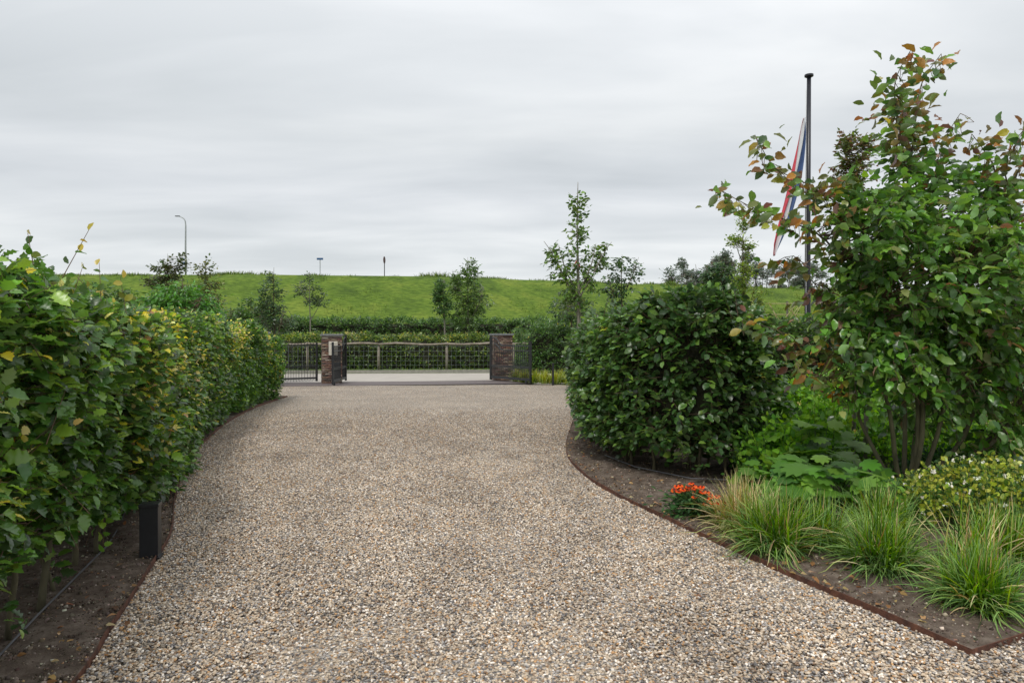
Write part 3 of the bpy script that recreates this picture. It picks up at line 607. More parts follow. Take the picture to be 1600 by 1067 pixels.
# ------------------------------------------------------------ trees built from stems and target points
def stem_points(st):             # list of (pts, radii) -> dense sample
    P = []; Rr = []
    for pts_, rr in st:
        sp_ = smooth_path(pts_, .06 if len(pts_) < 30 else .2); P.append(sp_); Rr.append(np.interp(np.linspace(0, 1, len(sp_)), np.linspace(0, 1, len(rr)), rr))
    return P, Rr
def tree(name, label, base, stems_, targets, cols, lsize, nleaf=7, sprig=.25, cat='tree', group=None, mat=M_LEAF, mato=M_LEAFO, bark=M_BARK, singles=0, droop=.4, near=8, far=22, twr=.004, kindname='oval', tm_near=T_HI, tm_mid=T_MID, part='trunk', colfun=None, jit=.3, outdir=.6, crown_name='crown', tlen=None, nsides=8, branches=True):
    root = empty(name, base); tag(root, label, cat, group); bl = np.array(base)
    SP, SR = stem_points(stems_)
    for sp_, sr_ in zip(SP, SR):
        st = max(1, len(sp_) // 14)
        ii = list(range(0, len(sp_), st));
        if ii[-1] != len(sp_) - 1: ii.append(len(sp_) - 1)
        MB().tube([Vector(q - bl) for q in sp_[ii]], [float(x) for x in sr_[ii]], nsides).build(part, bark, root, smooth=True)
    A = np.concatenate(SP); Tg = np.array(targets, float); C0 = Tg.mean(0)
    # attach each target to a stem point that lies lower and nearer the centre
    att = np.zeros_like(Tg)
    for i, q in enumerate(Tg):
        dd = np.linalg.norm(A - q, axis=1) + 1.2 * np.maximum(0, A[:, 2] - (q[2] - .25 * np.linalg.norm((A - q)[:, :2], axis=1)))
        att[i] = A[np.argmin(dd)]
    D = Tg - att; ln0 = np.linalg.norm(D, axis=1); D = nrm(D + rng.normal(0, .15, D.shape) * ln0[:, None] + np.array([0, 0, .05])); 
    D = nrm(D * outdir + nrm(Tg - C0) * .4 + rng.normal(0, .25, D.shape))
    ln = sprig * rng.uniform(.7, 1.2, len(Tg)); B = Tg - D * (ln * .6)[:, None]
    V1 = twig_mesh(att, B.copy(), np.minimum(.014, twr * (1 + ln0 * 1.5)), twr * .8, sag=.06); V2 = twig_mesh(B, B + D * ln[:, None] - np.array([0, 0, 1.]) * (droop * ln)[:, None] * .85, twr * .8, twr * .35, sag=.2 * droop)
    V, T, _ = merge([V1, V2]); o = link('twigs', np_mesh('twigs', V - bl[None], T), M_TWIG if bark is M_BARK else bark, root); o['kind'] = 'stuff'
    Nn = np.array([0, 0, 1.0]) + nrm(Tg - C0) * .5 + rng.normal(0, .25, Tg.shape)
    lp, lr, ls, idx = sprigs(B, D, Nn, ln, nleaf, lsize, None, droop=droop, jit=jit)
    C = pal(len(lp), cols, .2)
    if colfun is not None: C = colfun(lp, C, idx, Tg)
    foliage(root, (lp, lr, ls, C), mat, mato, singles=singles, name=crown_name, near=near, far=far, kindname=kindname, tm_near=tm_near, tm_mid=tm_mid)
    return root
def blob(n, c, r, shell=.55):
    v = nrm(rng.normal(0, 1, (n, 3))); rad = (shell + (1 - shell) * rng.random(n)) ** (1 / 1.5); return np.array(c) + v * rad[:, None] * np.array(r)

# the big shrub-like tree on the right
def parrotia():
    Y0 = 6.55; base = (3.78, Y0, 0.0); S_ = Y0 / F
    def B3(px, py, r, dy=0, ry=None, n=60, f=1.0): c = W(px, py, Y0 + dy); return blob(int(n * f), c, (r * S_, (ry or r) * S_, r * S_ * .9))
    tg = [B3(1450, 420, 130, 0, n=210), B3(1375, 360, 78, -.3, n=90), B3(1330, 455, 58, -.1, n=60), B3(1480, 320, 85, .1, n=100), B3(1575, 345, 80, .2, n=80), B3(1560, 450, 110, -.2, n=130),
          B3(1485, 550, 105, -.1, n=110), B3(1400, 555, 62, -.35, n=60), B3(1590, 600, 85, .1, n=80), B3(1690, 430, 120, .1, n=90), B3(1660, 560, 110, 0, n=60), B3(1545, 670, 60, -.1, n=36), B3(1620, 700, 60, .2, n=24),
          B3(1412, 225, 42, 0, n=26), B3(1398, 160, 24, 0, n=9), B3(1310, 320, 34, -.2, n=22), B3(1420, 290, 50, 0, n=30), B3(1330, 530, 50, -.2, n=36), B3(1345, 600, 30, -.3, n=14), B3(1450, 470, 140, .5, n=150), B3(1560, 480, 130, .5, n=120), B3(1430, 640, 45, .3, n=20), B3(1480, 400, 100, -.6, n=60)]
    arms = [  # long shoots, in photograph pixels
        [(1330, 440), (1290, 375), (1230, 345), (1170, 322), (1117, 292)], [(1360, 380), (1310, 320), (1255, 285), (1210, 262), (1180, 213)],
        [(1330, 560), (1290, 470), (1262, 430), (1240, 400), (1215, 408)], [(1350, 620), (1300, 560), (1262, 545), (1225, 520), (1160, 500)], [(1340, 640), (1290, 590), (1262, 590), (1240, 560)],
        [(1420, 300), (1405, 200), (1398, 130), (1425, 75)], [(1420, 280), (1430, 190), (1440, 130), (1470, 85)], [(1450, 340), (1465, 250), (1480, 210), (1500, 178)], [(1560, 360), (1555, 270), (1540, 240), (1518, 210)], [(1600, 400), (1570, 270), (1580, 230), (1602, 200)],
        [(1560, 330), (1600, 250), (1640, 190), (1660, 150)], [(1380, 330), (1340, 290), (1300, 280), (1270, 300)]]
    armp = []
    for a in arms:
        dy = random.uniform(-.5, .1); armp.append([tuple(W(x, y, Y0 + dy * (i / (len(a) - 1)))) for i, (x, y) in enumerate(a)])
    ends = []
    for a in armp:
        sp_ = smooth_path(a, .065); ends.append(sp_[int(len(sp_) * .25):])
    ends = np.concatenate(ends)
    T = np.concatenate(tg + [ends])
    isarm = np.concatenate([np.zeros(sum(map(len, tg)), bool), np.ones(len(ends), bool)])
    stems_ = []
    tops = [(1345, 560, .0), (1372, 470, -.2), (1400, 400, .2), (1432, 330, 0), (1412, 250, .1), (1470, 380, .3), (1500, 420, -.2), (1540, 350, .1), (1590, 420, .2), (1640, 460, 0)]
    for i, (tx, ty, dy) in enumerate(tops):
        top = W(tx, ty, Y0 + dy); b0 = Vector(base) + Vector((random.uniform(-.08, .08), random.uniform(-.08, .08), -.03)); ex = (top.x - base[0])
        dj = random.uniform(-.25, .25); p1 = Vector((base[0] + ex * .34, Y0 + dy * .4 + dj * .4, .30)); p2 = Vector((base[0] + ex * .78 + random.uniform(-.05, .05), Y0 + dy * .8 + dj, .85)); p3 = b0.lerp(top, .72); p3.x = base[0] + ex * .92
        stems_.append(([tuple(b0), tuple(p1), tuple(p2), tuple(p3), tuple(top)], [.028, .022, .018, .013, .006]))
    for a in armp: stems_.append((a, [.010, .008, .005, .003]))
    cols = [((0.067, 0.169, 0.026), 4), ((0.112, 0.25, 0.034), 4), ((0.175, 0.325, 0.046), 2), ((0.042, 0.106, 0.022), 1.6), ((0.252, 0.288, 0.096), 0.3)]
    def cf(P, C, idx, Tg):
        px = P[:, 0] / P[:, 1] * F + 800; py = 530 - (P[:, 2] - EYE) / P[:, 1] * F
        q = np.clip((1330 - px) / 70, 0, 1) + np.clip((250 - py) / 40, 0, 1) + .85 * isarm[idx]; q = np.clip(q, 0, 1)
        h_ = rng.random(len(P)) < q * .72; C[h_] = pal(h_.sum(), [((.14, .16, .03), 3), ((.20, .14, .03), 2), ((.26, .12, .04), 1.0), ((.42, .20, .03), .9), ((.15, .07, .05), .9), ((.36, .34, .05), 1.0), ((.09, .14, .035), 3)], .2)
        e_ = rng.random(len(P)) < .012; C[e_] = pal(e_.sum(), [((.42, .25, .16), 1), ((.30, .15, .06), 1)], .15)
        return C
    tree('tree', 'multi-stemmed broadleaf tree with orange tinted shoots at the right edge of the bed', base, stems_, T, cols, .125, nleaf=6, sprig=.27, singles=300, droop=.85, near=12, colfun=cf, part='stem', twr=.0035, kindname='par', tm_near=T_PAR)
parrotia()

# young trees
def simple_tree(name, label, x, Y, ytop, ybase, ylow, crown, cols, lsize, ntg=140, tr=.05, **kw):
    """crown: list of (px,py,rx,ry,weight) blobs in the photograph at depth Y"""
    s_ = Y / F; zt = EYE - (ytop - 530) * s_; X = (x - 800) * s_
    zb = 0.0 if ybase is None else ybase
    w = sum(c[4] for c in crown); T = []
    for (px, py, rx, ry, ww) in crown:
        c = W(px, py, Y); T.append(blob(max(3, int(ntg * ww / w)), c, (rx * s_, min(rx, 60) * s_ * .9, ry * s_), .25))
    st = [([(X, Y, zb - .05), (X + .03, Y, zb + (zt - zb) * .4), (X - .02, Y, zb + (zt - zb) * .75), (X, Y, zt)], [tr, tr * .75, tr * .4, tr * .1])]
    for (px, py, rx, ry, ww) in crown:
        if abs(px - x) > 8:
            c = W(px, py, Y + random.uniform(-.5, .5)); z0_ = max(zb + .3, c.z - abs(c.x - X) * 1.3 - .4); st.append(([(X, Y, z0_), ((X + c.x) / 2, (Y + c.y) / 2, (z0_ + c.z) / 2 - .05), tuple(c), (c.x + (c.x - X) * .3, c.y, c.z + ry * s_ * .9)], [tr * .4, tr * .3, tr * .2, tr * .08]))
    return tree(name, label, (X, Y, zb), st, np.concatenate(T), cols, lsize, **kw)
CG = [((0.07, 0.15, 0.025), 3), ((0.112, 0.213, 0.031), 3), ((0.154, 0.25, 0.037), 1.2), ((0.049, 0.1, 0.022), 2)]
CDK = [((0.031, 0.078, 0.029), 3), ((0.05, 0.111, 0.036), 3), ((0.079, 0.143, 0.039), 1)]
CYG = [((.16, .26, .03), 3), ((.24, .34, .04), 3), ((.10, .19, .03), 2)]
simple_tree('tree', 'slender young tree with a long bare leader rising left of the right hedge', 903, 20, 285, None, 500,
            [(903, 320, 12, 35, 10), (900, 365, 17, 25, 10), (880, 410, 26, 30, 16), (925, 410, 26, 32, 18), (862, 395, 10, 20, 5), (944, 395, 9, 18, 5), (903, 440, 36, 30, 26), (895, 475, 34, 22, 14)], CG, .15, 260, tr=.075, nleaf=6, sprig=.32, bark=M_BARKG, near=5, far=40)
simple_tree('tree', 'small dark tree just right of the slender young tree', 972, 22, 398, None, 470, [(972, 430, 26, 32, 20), (955, 450, 20, 25, 10), (992, 420, 10, 20, 5), (965, 470, 18, 20, 8)], CDK + [((.06, .12, .02), 1.5)], .14, 120, tr=.05, nleaf=6, sprig=.32, near=4, far=40)
simple_tree('tree', 'round dark crown hanging low behind the slender young tree', 893, 27, 450, None, 480, [(893, 480, 36, 24, 20)], CDK, .13, 130, tr=.06, nleaf=7, sprig=.3, near=4, far=40)
simple_tree('tree', 'bushy young tree right one of the pair behind the post fence', 731, 39, 402, None, 520, [(735, 425, 16, 22, 10), (728, 455, 34, 28, 24), (750, 470, 24, 22, 12), (728, 495, 26, 22, 16), (712, 440, 12, 20, 6)], [((.075, .15, .03), 3), ((.11, .20, .035), 3), ((.05, .10, .025), 2)], .18, 520, tr=.07, nleaf=7, sprig=.4, near=4, far=20, bark=M_BARKG)
simple_tree('tree', 'darker narrow young tree left one of the pair behind the post fence', 694, 38.4, 433, None, 520, [(688, 450, 10, 16, 8), (692, 475, 16, 24, 16), (682, 465, 8, 12, 4)], [((.05, .12, .03), 3), ((.07, .15, .035), 2)], .17, 230, tr=.07, nleaf=7, sprig=.35, near=4, far=20, bark=M_BARKG)
simple_tree('tree', 'thin trunked young tree with a loose small crown above the left gate panel', 484, 38.5, 424, None, 500, [(484, 458, 26, 22, 16), (470, 450, 12, 14, 5), (502, 470, 16, 10, 5), (484, 432, 8, 8, 2)], [((.045, .085, .03), 3), ((.07, .12, .035), 2)], .16, 150, tr=.06, nleaf=6, sprig=.3, near=4, far=20, bark=M_BARKG)
simple_tree('tree', 'dark dense young tree standing just behind the far end of the left hedge', 428, 25, 418, None, 500, [(425, 470, 22, 40, 20), (440, 500, 22, 24, 10), (410, 490, 18, 30, 8), (422, 432, 5, 12, 2)], CDK + [((.05, .11, .025), 3)], .12, 260, tr=.05, nleaf=7, sprig=.3, near=4, far=20)
simple_tree('tree', 'yellow green ginkgo sapling rising beyond the right hedge', 1162, 13, 338, None, 480, [(1162, 350, 8, 12, 6), (1148, 375, 14, 10, 8), (1168, 385, 12, 14, 8), (1162, 430, 16, 30, 20), (1175, 465, 26, 22, 16), (1150, 460, 12, 24, 8)], CYG, .06, 260, tr=.03, nleaf=7, sprig=.18, near=4, far=40)
simple_tree('tree', 'round dark green tree behind the yellow green sapling', 1128, 24, 405, None, 470, [(1125, 440, 30, 34, 30), (1140, 470, 26, 20, 8), (1108, 430, 14, 16, 5)], CDK + [((.08, .14, .03), 1)], .14, 300, tr=.07, nleaf=7, sprig=.3, near=4, far=40)
simple_tree('tree', 'bronze leaved upright shrub rising left of the orange tinted tree top', 1328, 9.5, 205, None, 300, [(1335, 240, 26, 30, 18), (1328, 275, 30, 30, 18), (1322, 222, 6, 14, 4), (1352, 222, 10, 14, 4)], [((.09, .12, .03), 3), ((.15, .09, .04), 2), ((.12, .19, .03), 1.5)], .07, 170, tr=.03, nleaf=7, sprig=.2, near=4, far=40)
# shrubs behind the left hedge
simple_tree('shrub', 'bright green feathery shrub rising behind the middle of the left hedge', 285, 15.5, 436, None, 520, [(285, 466, 44, 30, 30), (305, 490, 40, 28, 20), (245, 480, 34, 26, 14)], [((.06, .19, .02), 3), ((.10, .28, .03), 3), ((.04, .12, .02), 1.5)], .17, 420, tr=.04, nleaf=9, sprig=.5, near=4, far=40, droop=.9, tm_mid=T_NARROW, cat='shrub')
simple_tree('shrub', 'olive shrub with thin shoots standing left of the street lamp', 262, 19, 396, None, 500, [(262, 425, 22, 22, 14), (282, 412, 6, 16, 4), (240, 440, 18, 10, 6)], [((.07, .09, .03), 3), ((.05, .09, .02), 2)], .10, 130, tr=.03, nleaf=7, sprig=.3, near=4, far=40, cat='shrub')
simple_tree('shrub', 'sparse shrub with arching shoots right of the street lamp', 322, 17, 402, None, 500, [(320, 420, 14, 14, 6), (325, 450, 20, 24, 12), (330, 480, 24, 20, 12)], [((.09, .13, .03), 3), ((.06, .10, .02), 2), ((.2, .2, .05), 1)], .09, 110, tr=.025, nleaf=7, sprig=.3, near=4, far=40, cat='shrub')
for (x, Y, yt, rx, ry, lab) in ((60, 24, 440, 70, 28, 'green bush behind the left hedge near the left picture edge'), (160, 22, 436, 60, 26, 'green bush behind the left hedge left of the feathery shrub'), (360, 24, 470, 34, 24, 'green bush left of the dark dense young tree'), (392, 27, 455, 26, 34, 'mid green bush touching the dark dense young tree')):
    simple_tree('shrub', lab, x, Y, yt + 8, None, 520, [(x, yt + ry + 6, rx, ry, 20), (x + rx * .5, yt + ry + 16, rx * .7, ry, 10), (x - rx * .5, yt + ry + 18, rx * .6, ry, 10)], [((.05, .12, .02), 3), ((.08, .17, .025), 3), ((.03, .08, .018), 2)], .12, 300, tr=.03, nleaf=8, sprig=.4, near=4, far=40, cat='shrub')
# willows far beyond the dike
CW = [((.15, .19, .15), 3), ((.19, .23, .17), 2), ((.11, .14, .12), 3)]  # willow grey green, paled further to stand in for distance haze
for i, (x, Y, yt, rx, lab) in enumerate(((1100, 130, 388, 44, 'tallest grey green tree on the skyline beyond the dike'), (1062, 125, 416, 20, 'small grey green tree at the left end of the skyline group'), (1150, 136, 392, 30, 'grey green tree merging right of the tallest skyline tree'), (1186, 140, 404, 20, 'thin see-through skyline tree left of the pennant tip'), (1222, 138, 400, 22, 'thin skyline tree just right of the pennant tip'), (1262, 145, 404, 30, 'grey skyline tree behind the flagpole'))):
    s_ = Y / F; X = (x - 800) * s_; zt = EYE - (yt - 530) * s_; T = []
    for k in range(16):
        cx = x + random.uniform(-1, 1) * rx * .85; fy = 1 - abs(cx - x) / rx * .5; cy = yt + 8 + random.uniform(0, 48) / fy; T.append(blob(34 if rx > 25 else 18, W(cx, cy, Y + random.uniform(-3, 3)), (11 * s_, 11 * s_, 8 * s_), .2))
    T = np.concatenate(T); st = []
    for k in range(5):
        ex = random.uniform(-.8, .8) * rx * s_; st.append(([(X, Y, 0), (X + ex * .3, Y, zt * .4), (X + ex * .8, Y, zt * .7), (X + ex, Y, zt * .84)], [.35, .2, .10, .03]))
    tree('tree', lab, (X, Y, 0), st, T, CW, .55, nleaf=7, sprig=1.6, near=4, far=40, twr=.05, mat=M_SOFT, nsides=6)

# ------------------------------------------------------------ gate pillars of real bricks
def brick_mat():
    m, t, p = new_mat('brick'); a = N('ShaderNodeAttribute', t); a.attribute_name = 'Col'; g = N('ShaderNodeTexCoord', t); n_ = N('ShaderNodeTexNoise', t); n_.inputs['Scale'].default_value = 30; L(g.outputs['Object'], n_.inputs[0], t)
    r = ramp(t, [(.3, (.8, .8, .8)), (.7, (1.2, 1.2, 1.2))]); L(n_.outputs[0], r.inputs[0], t); mm = N('ShaderNodeMix', t, data_type='RGBA', blend_type='MULTIPLY'); mm.inputs[0].default_value = 1
    L(a.outputs[0], mm.inputs[6], t); L(r.outputs[0], mm.inputs[7], t); L(mm.outputs[2], p.inputs['Base Color'], t); p.inputs['Roughness'].default_value = .85; return m
M_BRICK = brick_mat(); M_MORTAR = simple('mortar', (.26, .23, .19), .9)
box_v = np.array([(i, j, k) for i in (-.5, .5) for j in (-.5, .5) for k in (-.5, .5)], float)
box_t = np.array([(0, 1, 3), (0, 3, 2), (4, 6, 7), (4, 7, 5), (0, 4, 5), (0, 5, 1), (2, 3, 7), (2, 7, 6), (0, 2, 6), (0, 6, 4), (1, 5, 7), (1, 7, 3)])
def pillar(label, c, w, H, rz):
    root = empty('gate_pillar', (*c, 0), rz); tag(root, label, 'pillar', 'brick gate pillars')
    MB().box((0, 0, H / 2), (w - .03, w - .03, H)).build('mortar', M_MORTAR, root)
    P = []; D = []; nc = int(H / .062); bl = .21
    for k in range(nc):
        z = .062 * (k + .5)
        for side in range(4):
            n_ = 3; off = .0 if k % 2 else .11; x = -w / 2 + (off - .11 if k % 2 == 0 else 0)
            xs = []; x = -w / 2
            first = bl * .5 if k % 2 else bl
            while x < w / 2 - .03:
                l_ = min(first if not xs else bl, w / 2 - x); xs.append((x + l_ / 2, l_ - .01)); x += l_
            for xx, l_ in xs:
                o_ = -w / 2 + .05 - random.uniform(0, .005)
                v = {0: (xx, o_), 1: (-o_, xx), 2: (-xx, -o_), 3: (o_, -xx)}[side]
                P.append((v[0], v[1], z)); D.append((l_, .1, .052) if side % 2 == 0 else (.1, l_, .052))
    P = np.array(P); D = np.array(D); V = box_v[None] * D[:, None, :] + P[:, None, :]; T = box_t[None] + (np.arange(len(P)) * 8)[:, None, None]
    C = np.repeat(pal(len(P), [((.14, .085, .065), 3), ((.085, .060, .052), 3), ((.24, .165, .12), 1.8), ((.32, .26, .20), 1.0), ((.15, .075, .055), 1.5)], .2), 8, 0)
    o = link('bricks', np_mesh('bricks', V.reshape(-1, 3), T.reshape(-1, 3), C), M_BRICK, root); o['kind'] = 'stuff'
    MB().box((0, 0, H + .035), (w + .09, w + .09, .07)).build('cap_stone', M_STONE, root, bevel=.008)
    return root
PL = (-6.62, 25.05); PR = (-.42, 27.0); PW = .70
pillar('brick gate pillar with a beige letter box left of the driveway opening', PL, PW, 1.72, GA)
pillar('brick gate pillar at the right side of the driveway opening', PR, PW, 1.75, GA)
pillar('brick gate pillar mostly hidden behind the far end of the left hedge', (-8.75, 23.6), PW, 1.78, GA)
# letter box on the left pillar
def on_rot(c, rz, v): m_ = Matrix.Rotation(rz, 3, 'Z') @ Vector(v); return (c[0] + m_.x, c[1] + m_.y, m_.z)
lb = empty('letter_box', on_rot(PL, GA, (.03, -PW / 2 - .075, 1.02)), GA); tag(lb, 'beige letter box fixed to the front of the left gate pillar', 'letter box')
MB().box((0, 0, .25), (.31, .13, .50)).build('box', M_BEIGE, lb, bevel=.006); MB().box((0, -.07, .43), (.25, .012, .035)).build('flap', M_BEIGE, lb, bevel=.003)
# gate leaves: hinge end is taller
def gate(label, hinge, free, flip=1):
    hv, fv = Vector((*hinge, 0)), Vector((*free, 0)); Lg = (fv - hv).length; rz = math.atan2(fv.y - hv.y, fv.x - hv.x)
    root = empty('gate', hv, rz); tag(root, label, 'gate', 'open metal driveway gates')
    MB().box((0, 0, .90), (.07, .07, 1.72)).build('hinge_post', M_BLACK, root, bevel=.004); MB().box((Lg, 0, .77), (.07, .07, 1.46)).build('end_post', M_BLACK, root, bevel=.004)
    def rail_z(x, lo, hi):       # S-curve up to the hinge
        t_ = min(1, max(0, (x / Lg - .10) / .22)); t_ = t_ * t_ * (3 - 2 * t_); return hi + (lo - hi) * t_
    for lo, hi in ((1.36, 1.66), (1.18, 1.44)):
        xs = np.linspace(.035, Lg - .035, 26); MB().tube([(x, 0, rail_z(x, lo, hi)) for x in xs], .019, 6).build('top_rail', M_DGREY, root)
    for z, hh in ((.60, .035), (.55, .03), (.15, .09)): MB().box((Lg / 2, 0, z), (Lg - .07, .035, hh)).build('cross_rail', M_DGREY, root)
    n_ = int(Lg / .115)
    for i in range(1, n_):
        x = Lg * i / n_; MB().box((x, 0, (.19 + rail_z(x, 1.36, 1.66)) / 2), (.016, .016, rail_z(x, 1.36, 1.66) - .19)).build('bar', M_BLACK, root)
        x += Lg / n_ / 2
        if x < Lg - .08: MB().tube([(x, 0, .19), (x, 0, .72), (x, 0, .79)], [.009, .009, .001], 5).build('short_bar', M_BLACK, root)
    MB().tube([(Lg * .9, -.03, .055), (Lg * .9, .03, .055)], .05, 12).build('wheel', M_DGREY, root, smooth=False)
    MB().box((.0, .03, 1.2), (.04, .1, .06)).build('hinge', M_BLACK, root)
    return root
gate('black metal gate leaf standing open beside the letter box pillar', (-6.27, 25.75), (-6.17, 23.5))
gate('black metal gate leaf standing open in front of the right gate pillar', (-.82, 26.35), (.66, 24.4))
# fence panel between the two left pillars
def panel():
    a, b_ = Vector((-8.35, 23.85, 0)), Vector((-7.12, 24.8, 0)); a = Vector((-8.35, 23.8, 0)); b_ = Vector((-7.08, 24.75, 0)); d_ = b_ - a; Lg = d_.length; rz = math.atan2(d_.y, d_.x)
    root = empty('metal_fence_panel', a, rz); tag(root, 'black barred metal fence panel between hedge end and letter box pillar', 'fence panel')
    for x in (0, Lg): MB().box((x, 0, .78), (.06, .06, 1.40)).build('post', M_BLACK, root, bevel=.004)
    for z, hh in ((1.40, .03), (.62, .03), (.2, .06)): MB().box((Lg / 2, 0, z), (Lg - .06, .03, hh)).build('cross_rail', M_BLACK, root)
    n_ = int(Lg / .11)
    for i in range(1, n_): x = Lg * i / n_; MB().box((x, 0, .80), (.016, .016, 1.36)).build('bar', M_BLACK, root)
    for i in range(n_): x = Lg * (i + .5) / n_; MB().tube([(x, 0, .09), (x, 0, .68), (x, 0, .75)], [.009, .009, .001], 5).build('short_bar', M_BLACK, root)
panel()
# wooden post fence across the road
def rail_fence():
    y_at = lambda x: 34.75 + .085 * (x + 3.3)
    xs = [-17.1, -13.7, -10.25, -6.72, -3.33, .06, 3.4]; root = empty('wooden_fence', (xs[3], y_at(xs[3]), 0)); tag(root, 'rustic wooden post and rail fence with wire mesh across the road', 'fence'); o_ = root.location
    for x in xs:
        y = y_at(x); h_ = 1.42 + random.uniform(-.03, .04); MB().tube([Vector((x, y, -.05)) - o_, Vector((x + random.uniform(-.03, .03), y, .7)) - o_, Vector((x, y, h_)) - o_], [.075, .07, .062], 9).build('post', M_WOOD, root, smooth=True)
    for a, b_ in zip(xs[:-1], xs[1:]):
        pts_ = []
        for k in range(9): x = a + (b_ - a) * k / 8; pts_.append(Vector((x, y_at(x) - .09, 1.36 + .028 * math.sin(k * .9 + a) + random.uniform(-.012, .012))) - o_)
        MB().tube(pts_, [.056 + random.uniform(-.007, .008) for _ in pts_], 8).build('rail', M_WOOD, root, smooth=True)
    w_ = MB(); x = xs[0]
    while x < xs[-1]: w_.beam(Vector((x, y_at(x) - .16, .02)) - o_, Vector((x, y_at(x) - .16, 1.28)) - o_, .0055); x += .23
    for z in (.08, .3, .52, .75, 1.0, 1.24): w_.beam(Vector((xs[0], y_at(xs[0]) - .15, z)) - o_, Vector((xs[-1], y_at(xs[-1]) - .15, z)) - o_, .0055)
    w_.build('wire_mesh', M_WIRE, root)['kind'] = 'stuff'
rail_fence()
# posts right of the gate
def px_post(name, label, px, ytop, ybot, w, mat, extra=None, group=None, cat='post'):
    x, y = G(px, ybot); H = EYE - (ytop - 530) / F * y; root = empty(name, (x, y, 0)); tag(root, label, cat, group)
    MB().box((0, 0, H / 2 - .02), (w, w, H)).build('post', mat, root, bevel=.006); MB().box((0, 0, H - .005), (w * 1.25, w * 1.25, .03)).build('cap', mat, root, bevel=.004)
    return root, H
px_post('garden_post', 'taller dark metal post right of the right gate leaf', 864, 568, 602, .07, M_BLACK, cat='post')
r_, H_ = px_post('garden_post', 'middle dark metal stake in the yellow grass beside the gate', 848, 575, 598, .045, M_BLACK, cat='stake')
px_post('garden_post', 'short dark metal stake nearest the right gate leaf', 843, 578, 597, .045, M_BLACK, cat='stake')
r_, H_ = px_post('wooden_post', 'orange brown wooden post with a black band beside the big right hedge', 882, 552, 591, .10, M_OAK, cat='post'); MB().box((0, 0, H_ - .18), (.115, .115, .05)).build('band', M_BLACK, r_)
# bollard light at the left edging
x_, y_ = -2.64, 4.98
bo = empty('bollard_light', (x_, y_, 0), R_(14)); tag(bo, 'square black bollard light in the soil beside the left edging', 'bollard light')
MB().box((0, 0, .19), (.125, .10, .40)).build('body', M_BLACK, bo, bevel=.004); MB().box((0, 0, .395), (.135, .11, .025)).build('cap', M_BLACK, bo, bevel=.004); MB().box((0, 0, .015), (.15, .125, .012)).build('base_plate', M_BLACK, bo)

# ------------------------------------------------------------ flagpole and pennant
def flagpole():
    Y = 13.5; s_ = Y / F; x = (1262 - 800) * s_; top = EYE + (530 - 122) * s_; root = empty('flagpole', (x, Y, 0)); tag(root, 'tall dark blue flagpole with a flat cap standing left of the right tree', 'flagpole')
    M_P = simple('flagpole_coat', (.012, .013, .020), .35, var=.1)
    MB().tube([(0, 0, -.05), (0, 0, 1.5), (0, 0, 4), (.02, 0, top)], [.062, .060, .052, .040], 20).build('pole', M_P, root, smooth=True)
    MB().tube([(.02, 0, top), (.02, 0, top + .02), (.02, 0, top + .055), (.02, 0, top + .07)], [.05, .085, .085, .03], 20).build('cap', M_P, root, smooth=False)
    MB().tube([(-.05, -.05, .9), (-.055, -.05, 3.5), (-.05, -.03, top - .25)], .004, 5).build('halyard', M_WHITE, root); MB().box((-.065, -.05, 1.1), (.03, .03, .14)).build('cleat', M_BLACK, root)
    fr = empty('pennant', (x - .06, Y - .04, top - .55)); tag(fr, 'long narrow red white and blue pennant hanging from the flagpole', 'pennant')
    cl = [(1256, 185), (1252, 225), (1243, 275), (1232, 320), (1220, 360), (1212, 385), (1209, 400)]; cen = smooth_path([W(a, b_, Y - .04 - .1 * i) for i, (a, b_) in enumerate(cl)], .05)
    n_ = len(cen); t_ = np.linspace(0, 1, n_); wd = np.interp(t_, [0, .12, .4, .8, .93, 1], [.03, .11, .19, .20, .13, .01])
    V = {}
    mats_ = [simple('pennant_red', (.48, .05, .07), .8, var=.1), simple('pennant_white', (.55, .56, .58), .8, var=.05), simple('pennant_blue', (.045, .085, .20), .8, var=.1)]
    edges = [np.interp(t_, [0, .3, .6, 1], e_) for e_ in ([0, 0, 0, 0], [.02, .18, .34, .42], [.45, .60, .68, .70], [1, 1, 1, 1])]
    for si, nm in enumerate(('red_stripe', 'white_stripe', 'blue_stripe')):
        P = []; sub_ = 4
        for i in range(n_):
            for k in range(sub_ + 1):
                e_ = edges[si][i] + (edges[si + 1][i] - edges[si][i]) * k / sub_; a = (e_ - .5)
                P.append((cen[i][0] + a * wd[i] * .97, cen[i][1] + .045 * math.sin(e_ * 9 + t_[i] * 5) - .02, cen[i][2] + a * wd[i] * -.22))
        P = np.array(P) - np.array(fr.location); Fc = [(i * (sub_ + 1) + k, i * (sub_ + 1) + k + 1, (i + 1) * (sub_ + 1) + k + 1, (i + 1) * (sub_ + 1) + k) for i in range(n_ - 1) for k in range(sub_)]
        o = link(nm, pd_mesh(nm, P, Fc), mats_[si], fr, smooth=True); so = o.modifiers.new('cloth', 'SOLIDIFY'); so.thickness = .0015
flagpole()

